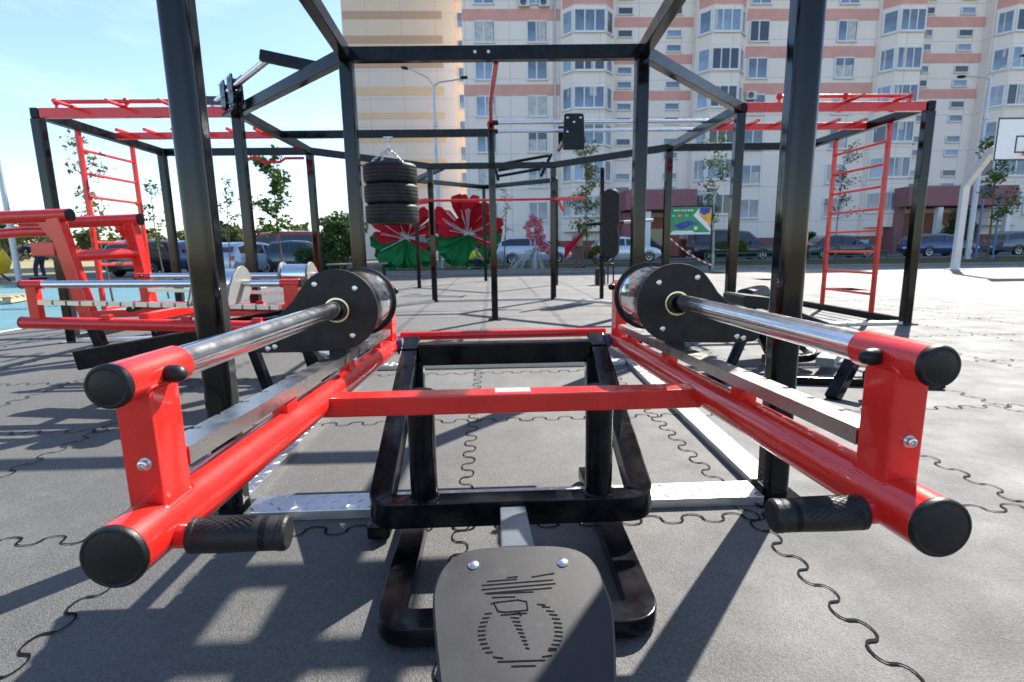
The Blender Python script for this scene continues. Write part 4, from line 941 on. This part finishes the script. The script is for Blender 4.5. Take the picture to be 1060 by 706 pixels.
bush('shrub', 'low dark shrub behind the hanging tyres, left of the bench', -6.6, 20.6, (.9, .9, .75), 2200, .12, 'leafdark', 41)
bush('shrub', 'round green shrub in front of the black minivan', 13.4, 29.0, (1.0, .8, .62), 1600, .13, 'leaf', 6)
bush('shrub', 'dark shrub under the building behind the navy saloon', 23.6, 40.3, (1.5, 1.0, 1.0), 1600, .2, 'leafdark', 61)
bush('shrub', 'dark rounded conifer by the right entrance of the pale block', 35.6, 39.8, (1.6, 1.2, 1.8), 2600, .2, 'leafdark', 62)
bush('shrub', 'small green shrub in front of the grey estate car', 28.8, 24.5, (.8, .7, .5), 900, .12, 'leaf', 63)
bush('shrub', 'brownish shrub behind the person in the red cape', 5.6, 28.6, (.75, .6, .6), 900, .13, 'leafyel', 64)
def far_tree(label, x, y, h, w, m, seed):
    rnd = random.Random(seed); t = thing('far_tree', label, 'tree', (x, y, 0), 0, 'trees beyond the far lane'); tk = MB(); cr = MB()
    tk.tube([(0, 0, 0), (.1, 0, h * .5), (0, 0, h * .85)], [.2, .14, .04], 7)
    for i in range(9):
        th = rnd.uniform(0, 6.28); u = rnd.uniform(.25, 1); r = w * .45 * math.sin(min(1, u * 1.05) * 2.7) ** .7 if u < .98 else .1
        leaves(cr, (math.cos(th) * r * .8, math.sin(th) * r * .8, h * (u * .85 + .08)), (w * .26, w * .26, h * .11), 110, .42, rnd)
    tk.build('trunk', M['bark'], t); cr.build('crown', M[m], t, smooth=0)
rnd = random.Random(99)
far = MB()
for i in range(230):
    x = rnd.uniform(-200, 12); y = rnd.uniform(95, 150); h = rnd.uniform(3.6, 7.0) * (y / 110)
    for j in range(5):
        leaves(far, (x + rnd.uniform(-1.4, 1.4), y, h * (.15 + .17 * j)), (2.4 * (1 - j * .12), 1.5, h * .13), 20, 1.15, rnd)
tag(far.build('far_wood', M['leaffar'], smooth=0), 'low green belt of trees along the horizon at the far left', 'wood', None, 'stuff')
labs = ['rounded green tree on the horizon behind the red dip station', 'darker tree on the horizon left of the black car', 'yellowish tree on the horizon above the red minibus', 'pointed green tree on the horizon left of the thick shrub', 'dark green tree at the left edge behind the bending man']
for i, (x, y, h, w, m) in enumerate(((-33, 62, 4.6, 4.2, 'leaffar'), (-24, 48, 3.6, 4.4, 'leafdark'), (-20, 66, 5.0, 3.4, 'leafyel'), (-13.6, 62, 5.2, 3.0, 'leaffar'), (-46, 52, 4.6, 5.0, 'leafdark'))):
    far_tree(labs[i], x, y, h, w, m, 70 + i)
# ------------------------------------------------------------------ festive sculptures on the lawn
def petal(mb, base, d, L, W, up, curl=.25, n=6, th=.012):
    d = V(d).normalized(); s = d.cross(V(up)).normalized(); w = s.cross(d).normalized(); top = []
    prof = [(0, .10), (.2, .28), (.45, .58), (.72, .92), (.9, 1.0), (1.0, .62)]
    A = []; 
    for u, k in prof:
        c = V(base) + d * (L * u) + w * (curl * L * u * u * .5)
        A.append((c - s * (W / 2 * k) + w * (W * .16 * k), c - w * (W * .06), c + s * (W / 2 * k) + w * (W * .16 * k)))
    vs = []; fs = []
    for a in A: vs += list(a)
    m = len(A)
    for a in A: vs += [p - w * th for p in a]
    for i in range(m - 1):
        for j in range(2):
            q = (i * 3 + j, i * 3 + j + 1, i * 3 + j + 4, i * 3 + j + 3); fs.append(q); fs.append(tuple(x + 3 * m for x in q[::-1]))
    for i in range(m - 1):
        for j in (0, 2): a, b = i * 3 + j, i * 3 + j + 3; fs.append((a, b, b + 3 * m, a + 3 * m))
    for j in range(2): a = (m - 1) * 3 + j; fs.append((a, a + 1, a + 1 + 3 * m, a + 3 * m))
    mb.add(vs, fs)
def flower(label, x, y, z, R_, seed):
    rnd = random.Random(seed); t = thing('flower_sculpture', label, 'sculpture', (x, y, 0), 0, 'giant cloth flowers on the lawn'); c = V((0, 0, z))
    fr_ = MB(); fr_.tube([(0, .2, 0), (0, .15, z)], .06, 8); fr_.tube([(-.5, .3, 0), (0, .2, z * .6), (.5, .3, 0)], .035, 6); fr_.build('stand', M['galv'], t)
    for k in range(24):
        th = rad(-22 + 224 * k / 23 + rnd.uniform(-5, 5)); el = (-.7 if k % 3 == 0 else 0) + rnd.uniform(-.3, .3); L = R_ * rnd.uniform(.62, 1.12)
        mb = MB(); petal(mb, c, (math.cos(th), el * .8, math.sin(th)), L, L * rnd.uniform(.2, .36), (rnd.uniform(-.6, .6), -1, .3), rnd.uniform(-.2, .35)); mb.build('petal', M['petal'], t)
    for k in range(26):
        th = rad(-176 + 172 * k / 25 + rnd.uniform(-4, 4)); L = min(R_ * rnd.uniform(.75, .95), (z - .05) / max(.2, abs(math.sin(th)) + .12))
        mb = MB(); petal(mb, c - V((0, 0, .1)), (math.cos(th), rnd.uniform(-.5, .2), math.sin(th)), L, L * rnd.uniform(.3, .46), (rnd.uniform(-.6, .6), -1, 0), .15); mb.build('leaf', M['leafcloth'], t)
    sm = MB()
    for k in range(52):
        th = rnd.uniform(-.6, 3.7); L = R_ * (rnd.uniform(.1, .3) if k % 2 else rnd.uniform(.5, .85)); d = V((math.cos(th), rnd.uniform(-.9, -.1) if k % 2 == 0 else -1.2, math.sin(th) * .9)).normalized(); sm.tube([c, c + d * L], .014, 4); e = c + d * L; sm.box(e, (.035, .035, .035), .01)
    sm.build('stamen', M['white'], t)
flower('bigger red and green cloth flower sculpture left of the silver blue off-roader', -1.1, 25.2, 1.66, 1.72, 3)
flower('red and green cloth flower sculpture half hidden behind the hanging tyres', -4.05, 25.4, 1.5, 1.75, 8)
t = thing('blossom_sculpture', 'column of pink and white blossoms on a grey wire stand beside the silver blue car', 'sculpture', (1.95, 24, 0))
rnd = random.Random(5); mb = MB()
for i in range(26): leaves(mb, (rnd.uniform(-.36, .36) + .02 * i - .2, rnd.uniform(-.1, .1), 2.3 - i * .062), (.2, .15, .14), 26, .16, rnd)
mb.build('blossoms', M['pink'], t, smooth=0); mb = MB()
for i in range(26): a = rnd.uniform(0, 6.28); mb.tube([(.1 * math.cos(a), .1 * math.sin(a), .9), (.5 * math.cos(a) - .3, .4 * math.sin(a), rnd.uniform(.2, .8)), (.8 * math.cos(a) - .4, .5 * math.sin(a), .04)], .014, 5)
mb.tube([(0, 0, 0), (0, 0, 2.2)], .03, 6); mb.build('wire_stand', M['galv'], t)

# ------------------------------------------------------------------ people
def skin(name, nodes, edges, m, parent, sub=2):
    me = bpy.data.meshes.new(name + '_cage'); me.from_pydata([n[0] for n in nodes], edges, []); ob = bpy.data.objects.new(name + '_cage', me); COL.objects.link(ob)
    md = ob.modifiers.new('skin', 'SKIN'); lay = me.skin_vertices[0].data if me.skin_vertices else None
    if lay is None: me.skin_vertices.new() if hasattr(me.skin_vertices, 'new') else None; lay = me.skin_vertices[0].data
    for i, nd in enumerate(nodes): r = nd[1]; lay[i].radius = (r, r) if not isinstance(r, tuple) else r; lay[i].use_root = (i == 0)
    sb = ob.modifiers.new('sub', 'SUBSURF'); sb.levels = sub; sb.render_levels = sub
    dg = bpy.context.evaluated_depsgraph_get(); ev = ob.evaluated_get(dg); nm = bpy.data.meshes.new_from_object(ev); nm.name = name
    bpy.data.objects.remove(ob); nm.materials.clear(); nm.materials.append(m)
    nm.polygons.foreach_set('use_smooth', [True] * len(nm.polygons)); o = bpy.data.objects.new(name, nm); COL.objects.link(o); o.parent = parent; return o
def person(label, loc, rz, hip, chest, neck, head, legs, arms, cloth, legm, hairm='hair', sc=1, extra=None):
    """joints given in metres, local; facing -y"""
    t = thing('person', label, 'person', loc, rz); t.scale = (sc, sc, sc)
    hip, chest, neck, head = map(V, (hip, chest, neck, head)); N = [(hip, (.13, .11)), ((hip + chest) / 2, (.125, .105)), (chest, (.155, .11)), (neck, .055), (head - (head - neck) * .35, .07), (head, .10), (head + (head - neck).normalized() * .09, .075)]; Ed = [(i, i + 1) for i in range(6)]
    for lg in legs:
        i = len(N); N += [(V(lg[0]), .085), (V(lg[1]), .058), (V(lg[2]), .04), (V(lg[3]), .035)]; Ed += [(0, i), (i, i + 1), (i + 1, i + 2), (i + 2, i + 3)]
    for ar in arms:
        i = len(N); N += [(V(ar[0]), .052), (V(ar[1]), .04), (V(ar[2]), .03), (V(ar[3]), .034)]; Ed += [(2, i), (i, i + 1), (i + 1, i + 2), (i + 2, i + 3)]
    skin('body', N, Ed, M['skin'], t)
    N2 = [(hip - (chest - hip) * .12, (.145, .125)), ((hip + chest) / 2, (.142, .122)), (chest, (.17, .125)), (chest + (neck - chest) * .55, (.10, .085))]; E2 = [(0, 1), (1, 2), (2, 3)]
    for ar in arms: i = len(N2); a, b = V(ar[0]), V(ar[1]); N2 += [(a, .066), (a + (b - a) * .85, .056)]; E2 += [(2, i), (i, i + 1)]
    skin('shirt', N2, E2, M[cloth], t)
    N3 = [(hip + V((0, 0, .04)), (.15, .128))]; E3 = []
    for lg in legs: i = len(N3); a, b, c = V(lg[0]), V(lg[1]), V(lg[2]); N3 += [(a, .098), (b, .074), (c + (b - c) * .08, .058)]; E3 += [(0, i), (i, i + 1), (i + 1, i + 2)]
    skin('trousers', N3, E3, M[legm], t)
    up = (head - neck).normalized()
    for lg in legs: a, b = V(lg[2]), V(lg[3]); MB().bar(a + V((0, 0, -.03)) - (b - a) * .25, V((b.x, b.y, a.z - .03)) + (b - a) * .35, .09, .08, .03).build('shoe', M['dark'], t)
    hb = MB(); c = head + up * .03; hb.lathe(c - up * .0, up, [(-.03, .104), (.03, .112), (.08, .10), (.115, .065), (.128, .01)], 16); hb.build('hair', M[hairm], t)
    f = V((0, -1, 0)); f = (f - up * f.dot(up)).normalized(); s = up.cross(f)
    fm = MB()
    for sg in (-1, 1): fm.box(head + f * .098 + s * (sg * .035) + up * .005, (.022, .012, .012), .003)
    fm.box(head + f * .098 - up * .055, (.05, .01, .01), .003); fm.build('face_features', M['dark'], t)
    nb = MB(); nb.tube([head + f * .095 + up * .01, head + f * .122 - up * .025, head + f * .1 - up * .03], [.008, .014, .008], 6); nb.build('nose', M['skin'], t)
    return t
# bending man far left (torso folded forward, towards -y local => left after rotation)
person('man in a dark navy shirt and jeans bending forward beside the grey pole', (-18.15, 21.9, 0), rad(-80), (0, .12, .95), (0, -.22, 1.28), (0, -.40, 1.30), (0, -.53, 1.22),
       [((-.1, .12, .88), (-.11, .06, .48), (-.11, .12, .09), (-.11, -.04, .06)), ((.1, .12, .88), (.12, -.02, .48), (.12, -.04, .09), (.12, -.2, .06))],
       [((-.19, -.25, 1.22), (-.2, -.38, .95), (-.14, -.55, .78), (-.12, -.6, .7)), ((.19, -.25, 1.22), (.21, -.36, .95), (.14, -.55, .76), (.12, -.6, .68))], 'navy', 'jeans', sc=1.06)
pr = person('person in a beige shirt and dark trousers lifting a red cloth beside the birch sapling', (3.85, 23.5, .03), rad(0), (0, 0, .95), (0, -.02, 1.33), (0, -.02, 1.5), (0, -.04, 1.63),
       [((-.1, 0, .88), (-.11, -.03, .48), (-.11, .02, .09), (-.13, -.14, .06)), ((.1, 0, .88), (.13, -.02, .48), (.15, .03, .09), (.17, -.13, .06))],
       [((-.2, -.03, 1.38), (-.3, -.16, 1.16), (-.22, -.36, 1.28), (-.2, -.43, 1.34)), ((.2, -.03, 1.38), (.34, -.15, 1.3), (.25, -.36, 1.5), (.22, -.42, 1.56))], 'beige', 'khaki', sc=1.08)
mb = MB(); random.seed(11)
rows_ = []
for i in range(9):
    u = i / 8; rows_.append([V((3.85 + .3 - .95 * u - .1 * v + .05 * math.sin(5 * u + 2 * v), 23.5 - .45 + .06 * math.sin(7 * v + 3 * u), 1.78 - .85 * u ** 1.3 - v * (.14 + .5 * u) + .04 * math.sin(9 * u))) for v in (0, .25, .5, .75, 1)])
vs = [p for r in rows_ for p in r] + [p + V((0, .012, 0)) for r in rows_ for p in r]; fs = []
for i in range(8):
    for j in range(4): a = i * 5 + j; fs += [(a, a + 1, a + 6, a + 5), (a + 50 - 5, a + 50, a + 50 + 5, a + 49)]
mb.add(vs, fs); tag(mb.build('red_cloth', M['petal']), 'red cloth stretched out by the person in the beige shirt', 'cloth')
person('person in a yellow hi-vis vest crouching in front of the bigger flower sculpture', (-.78, 23.6, .03), rad(60), (0, .2, .42), (0, -.02, .76), (0, -.12, .9), (0, -.2, 1.0),
       [((-.12, .16, .38), (-.16, -.26, .44), (-.15, -.05, .09), (-.16, -.2, .06)), ((.12, .16, .38), (.17, -.25, .40), (.16, .0, .09), (.17, -.15, .06))],
       [((-.19, -.05, .78), (-.22, -.2, .56), (-.12, -.4, .5), (-.08, -.45, .47)), ((.19, -.05, .78), (.22, -.2, .56), (.12, -.4, .46), (.08, -.46, .43))], 'hivis', 'navy', sc=1.0)

# ------------------------------------------------------------------ street furniture
def lamp_post(label, x, y, h, arms):
    t = thing('street_lamp', label, 'street lamp', (x, y, 0), 0, 'tall street lamps'); mb = MB(); mb.tube([(0, 0, 0), (0, 0, h * .55), (0, 0, h * .56), (0, 0, h)], [.13, .12, .08, .06], 14); mb.cyl((0, 0, h * .78), (0, 0, h * .81), .11, 12); mb.cyl((0, 0, 0), (0, 0, .05), .22, 14); mb.build('pole', M['galv'], t)
    for dx, dz in arms:
        a = MB().tube([(0, 0, h - .1), (dx * .15, 0, h + dz * .35), (dx * .8, 0, h + dz)], .035, 8).build('arm', M['galv'], t); sg = 1 if dx > 0 else -1
        p = V((dx * .78, 0, h + dz)); e = V((dx, 0, h + dz + .06 * abs(dz) ** .5)); hd = MB(); d = (e - p)
        hd.prism([(0, -.08), (.08, -.13), (d.length * .9, -.11), (d.length, -.04), (d.length, .04), (d.length * .9, .11), (.08, .13), (0, .08)], p, d, (0, 1, 0), .1, .03); hd.build('lamp_head', M['plastic'], a)
lamp_post('tall two-armed street lamp standing behind the flower sculptures', -2.62, 27, 8.75, [(-1.5, .75), (1.65, .22)])
lamp_post('tall two-armed street lamp at the right, behind the basketball hoop', 24.9, 27, 8.9, [(-1.7, .1), (1.8, .95)])
t = thing('pole', 'plain light grey pole at the left edge beside the bending man', 'pole', (-17.75, 20.5, 0)); mb = MB(); mb.tube([(0, 0, 0), (0, 0, 8)], [.1, .07], 14); mb.cyl((0, 0, 0), (0, 0, .03), .2, 14); mb.build('shaft', M['galv'], t)
t = thing('pole', 'thin blue painted pole right of the hoop pole', 'pole', (24.6, 26.2, 0)); mb = MB(); mb.tube([(0, 0, 0), (0, 0, 3.7)], .05, 10); mb.build('shaft', M['bluepole'], t); MB().tube([(.9, 0, 0), (.9, 0, 3.3), (0, 0, 3.5)], .045, 8).build('brace', M['bluepole'], t)
# basketball hoop
HX, HY = 15.35, 17.05
M['hoop'] = mat('hoop_pole_paint', (.50, .51, .53), .5, var=.06, vscale=3)
t = thing('basketball_hoop', 'white basketball backboard on a cranked grey pole at the right edge', 'basketball hoop', (HX, HY, 0))
mb = MB(); mb.sweep(fillet([(0, 0, .01), (0, 0, 2.72), (-.36, -1.2, 3.62), (-.4, -1.5, 3.62)], .12, 4), .2, .2, .03, (.9, -.2, .1)); mb.box((0, 0, .02), (.4, .4, .03), .005); mb.build('pole', M['hoop'], t)
bx, bz, by = .15, 3.82, -1.62
mb = MB(); mb.box((bx, by, bz), (1.8, .04, 1.16), .004); bo = mb.build('backboard', M['white'], t)
mb = MB()
for (x, z, w, h) in ((0, .57, 1.8, .04), (0, -.57, 1.8, .04), (-.88, 0, .04, 1.1), (.88, 0, .04, 1.1), (0, .08, .6, .04), (0, -.36, .6, .04), (-.28, -.14, .04, .4), (.28, -.14, .04, .4)): mb.box((bx + x, by - .023, bz + z), (w, .008, h), .001)
mb.build('board_marking', M['plastic'], bo)
mb = MB(); mb.tube([(bx + .225 * math.cos(a), by - .38 + .225 * math.sin(a), bz - .42) for a in [2 * PI * k / 20 for k in range(21)]], .012, 6, caps=False); mb.box((bx, by - .09, bz - .42), (.12, .14, .06), .01); mb.build('ring', M['orange'], t)
# banner with a courtside picture
t = thing('banner', 'green advertising banner with a blue court picture on a thin dark frame', 'banner', (7.46, 20, 0)); 
mb = MB(); mb.bar((-.84, .03, 0), (-.84, .03, 2.4), .05, .05, .008); mb.bar((.86, .03, 0), (.86, .03, 2.4), .05, .05, .008); mb.bar((-.82, .03, 2.4), (.84, .03, 2.4), .05, .05, .008); mb.build('frame', M['plastic'], t)
M['bgreen'] = mat('banner_green', (.03, .26, .09), .5, var=.25, vscale=1.2); M['bblue'] = mat('banner_blue', (.03, .05, .32), .5, var=.5, vscale=14); M['borange'] = mat('banner_orange', (.75, .22, .03), .5, col2=(.8, .5, .05), vscale=4); M['bcyan'] = mat('banner_cyan', (.1, .5, .6), .5)
bo = MB().box((0, -.01, 1.86), (1.62, .02, 1.0), .002).build('panel', M['bgreen'], t, smooth=0)
def decal(poly, m, k): MB().prism(poly, (0, -.021 - .002 * k, 1.86), (1, 0, 0), (0, 0, 1), .001, 0).build('print', M[m], bo, smooth=0)
decal([(-.81, -.5), (.81, -.5), (.81, -.43), (.2, -.43), (.12, -.36), (-.62, -.36), (-.7, -.43), (-.81, -.44)], 'white', 1)
decal([(-.66, -.16), (-.05, .02), (.3, -.08), (-.32, -.32)], 'bblue', 1)
decal([(.12, .2), (.36, .47), (.81, -.3), (.81, -.42), (.72, -.36)], 'white', 1); decal([(.36, .47), (.81, .47), (.81, -.2), (.42, .12), (.32, .28)], 'borange', 2); decal([(.36, .48), (.8, .48), (.72, .28), (.5, .2), (.36, .32)], 'bblue', 3)
for x in (-.62, -.5, -.36, -.24, -.1, .02): decal([(x, .36), (x + .09, .36), (x + .09, .41), (x, .41)], 'white', 1)
for x, c in ((-.7, 'bcyan'), (-.46, 'borange'), (-.2, 'bcyan')): decal([(x, .16), (x + .14, .16), (x + .14, .24), (x, .24)], c, 1)
decal([(.23 + .07 * math.cos(a), -.27 + .07 * math.sin(a)) for a in [2 * PI * k / 12 for k in range(12)]], 'white', 3)
mb = MB(); P_ = [V((6.66 + 1.7 * u, 19.95, 1.28 - 1.08 * u - .12 * math.sin(PI * u))) for u in [k / 12 for k in range(13)]]
mb.loft([[p + V((0, 0, .03)), p + V((0, .004, .03)), p + V((0, .004, -.03)), p + V((0, 0, -.03))] for p in P_]); tag(mb.build('barrier_tape', M['tape'], smooth=0), 'red and white barrier tape slanting down under the banner', 'tape')
# bench
t = thing('bench', 'low plain backless bench in front of the flower sculptures', 'bench', (-4.4, 17.5, 0))
MB().box((0, 0, .53), (1.9, .34, .05), .01).build('seat', M['kerb'], t)
for x in (-.85, .85):
    for y in (-.12, .12): MB().bar((x, y, 0), (x, y, .5), .05, .05, .008).build('leg', M['plastic'], t)
# low green rail fence along the car park
t = thing('rail_fence', 'low dark green rail fence between the lawn and the parked cars', 'fence', (16, 27.4, 0))
for i in range(8): MB().bar((-4.9 + 1.4 * i, 0, 0), (-4.9 + 1.4 * i, 0, .56), .06, .06, .008).build('post', M['greenrail'], t)
for z in (.3, .53): MB().bar((-4.9, -.045, z), (4.9, -.045, z), .05, .06, .008).build('rail', M['greenrail'], t)
t = thing('panel_fence', 'light blue low panel fence between the navy saloon and the blue hatchback', 'fence', (26.3, 38.7, 0)); M['ltblue'] = mat('light_blue_panel', (.25, .48, .58), .6, var=.1)
for i in range(3): MB().box((-1.1 + 1.1 * i, 0, .62), (1.06, .05, 1.1), .01).build('panel', M['ltblue'], t)
for i in range(4): MB().bar((-1.65 + 1.1 * i, .06, 0), (-1.65 + 1.1 * i, .06, 1.2), .06, .06, .008).build('post', M['galv'], t)
# pallet and yellow drum at the left
t = thing('pallet', 'wooden pallet lying on the blue court at the left edge', 'pallet', (-10.45, 11.3, 0), rad(18))
for i in range(5): MB().box((0, -.48 + .24 * i, .135), (1.2, .13, .022), .003).build('board', M['wood'], t)
for x in (-.53, 0, .53): MB().box((x, 0, .07), (.1, 1.08, .1), .004).build('bearer', M['wood'], t)
t = thing('machine_drum', 'yellow rounded mixer drum on a frame at the left edge beside the grey pole', 'mixer', (-19.25, 21.2, 0))
MB().lathe((0, 0, .35), (.35, -.2, 1), [(0, .25), (.1, .42), (.45, .5), (.75, .38), (.95, .26), (.96, .22), (.8, .3), (.4, .4)], 22).build('drum', M['yellow'], t)
mb = MB()
for a in (0, 2.1, 4.2): mb.tube([(0, 0, .5), (.55 * math.cos(a), .55 * math.sin(a), .03)], .04, 8)
mb.build('stand', M['plastic'], t)
t = thing('equipment_case', 'small black case with a folding handle beside the post of the training pad', 'case', (2.72, 13.3, 0))
MB().box((0, 0, .21), (.24, .24, .40), .05).build('case_body', M['plastic'], t); MB().tube(fillet([(.2, 0, .02), (.2, 0, .52), (.34, 0, .52), (.34, 0, .02)], .05, 4), .02, 8).build('handle', M['plastic'], t)

# ------------------------------------------------------------------ sky, sun, camera
SUN_AZ = rad(40); SUN_EL = rad(43.5)
w = bpy.data.worlds.new('World'); S.world = w; w.use_nodes = True; nt = w.node_tree; N = nt.nodes; Lk = nt.links; bg = N['Background']
sky = N.new('ShaderNodeTexSky'); sky.sky_type = 'NISHITA'; sky.sun_disc = False; sky.sun_elevation = SUN_EL; sky.sun_rotation = SUN_AZ; sky.air_density = 1.0; sky.dust_density = .5; sky.ozone_density = 2.2
tc = N.new('ShaderNodeTexCoord'); mp = N.new('ShaderNodeMapping'); mp.inputs['Scale'].default_value = (2.2, 2.2, 6.5); Lk.new(tc.outputs['Generated'], mp.inputs['Vector'])
nz = N.new('ShaderNodeTexNoise'); nz.inputs['Scale'].default_value = 1.6; nz.inputs['Detail'].default_value = 9; nz.inputs['Roughness'].default_value = .58; Lk.new(mp.outputs[0], nz.inputs['Vector'])
rp = N.new('ShaderNodeMapRange'); rp.inputs['From Min'].default_value = .55; rp.inputs['From Max'].default_value = .8; rp.inputs['To Max'].default_value = .12; Lk.new(nz.outputs['Fac'], rp.inputs['Value'])
mx = N.new('ShaderNodeMix'); mx.data_type = 'RGBA'; mx.inputs['B'].default_value = (9.5, 9.8, 10.2, 1); Lk.new(rp.outputs['Result'], mx.inputs['Factor']); Lk.new(sky.outputs[0], mx.inputs['A'])
Lk.new(mx.outputs['Result'], bg.inputs['Color']); bg.inputs['Strength'].default_value = .118
sl = bpy.data.lights.new('sun', 'SUN'); sl.energy = 4.9; sl.angle = rad(.53); sl.color = (1, .95, .87); so = bpy.data.objects.new('sun', sl); COL.objects.link(so)
sd = V((math.sin(SUN_AZ) * math.cos(SUN_EL), math.cos(SUN_AZ) * math.cos(SUN_EL), math.sin(SUN_EL))); so.rotation_euler = sd.to_track_quat('Z', 'Y').to_euler(); so.location = (10, 12, 20)
cam = bpy.data.cameras.new('camera'); co = bpy.data.objects.new('camera', cam); COL.objects.link(co); S.camera = co
pitch, yaw, roll = .1738, .0347, -.0163
f = V((math.sin(yaw) * math.cos(pitch), math.cos(yaw) * math.cos(pitch), -math.sin(pitch))); r = V((math.cos(yaw), -math.sin(yaw), 0)); u = r.cross(f)
r2 = r * math.cos(roll) + u * math.sin(roll); u2 = u * math.cos(roll) - r * math.sin(roll)
co.matrix_world = Matrix(((r2.x, u2.x, -f.x, 0), (r2.y, u2.y, -f.y, 0), (r2.z, u2.z, -f.z, .936), (0, 0, 0, 1)))
cam.sensor_width = 36; cam.lens = 543.98 / 1060 * 36; cam.clip_start = .02; cam.clip_end = 4000
cam.dof.use_dof = True; cam.dof.focus_distance = 1.15; cam.dof.aperture_fstop = 7
S.view_settings.view_transform = 'Standard'; S.view_settings.look = 'None'; S.view_settings.exposure = 1.27; S.view_settings.gamma = 1
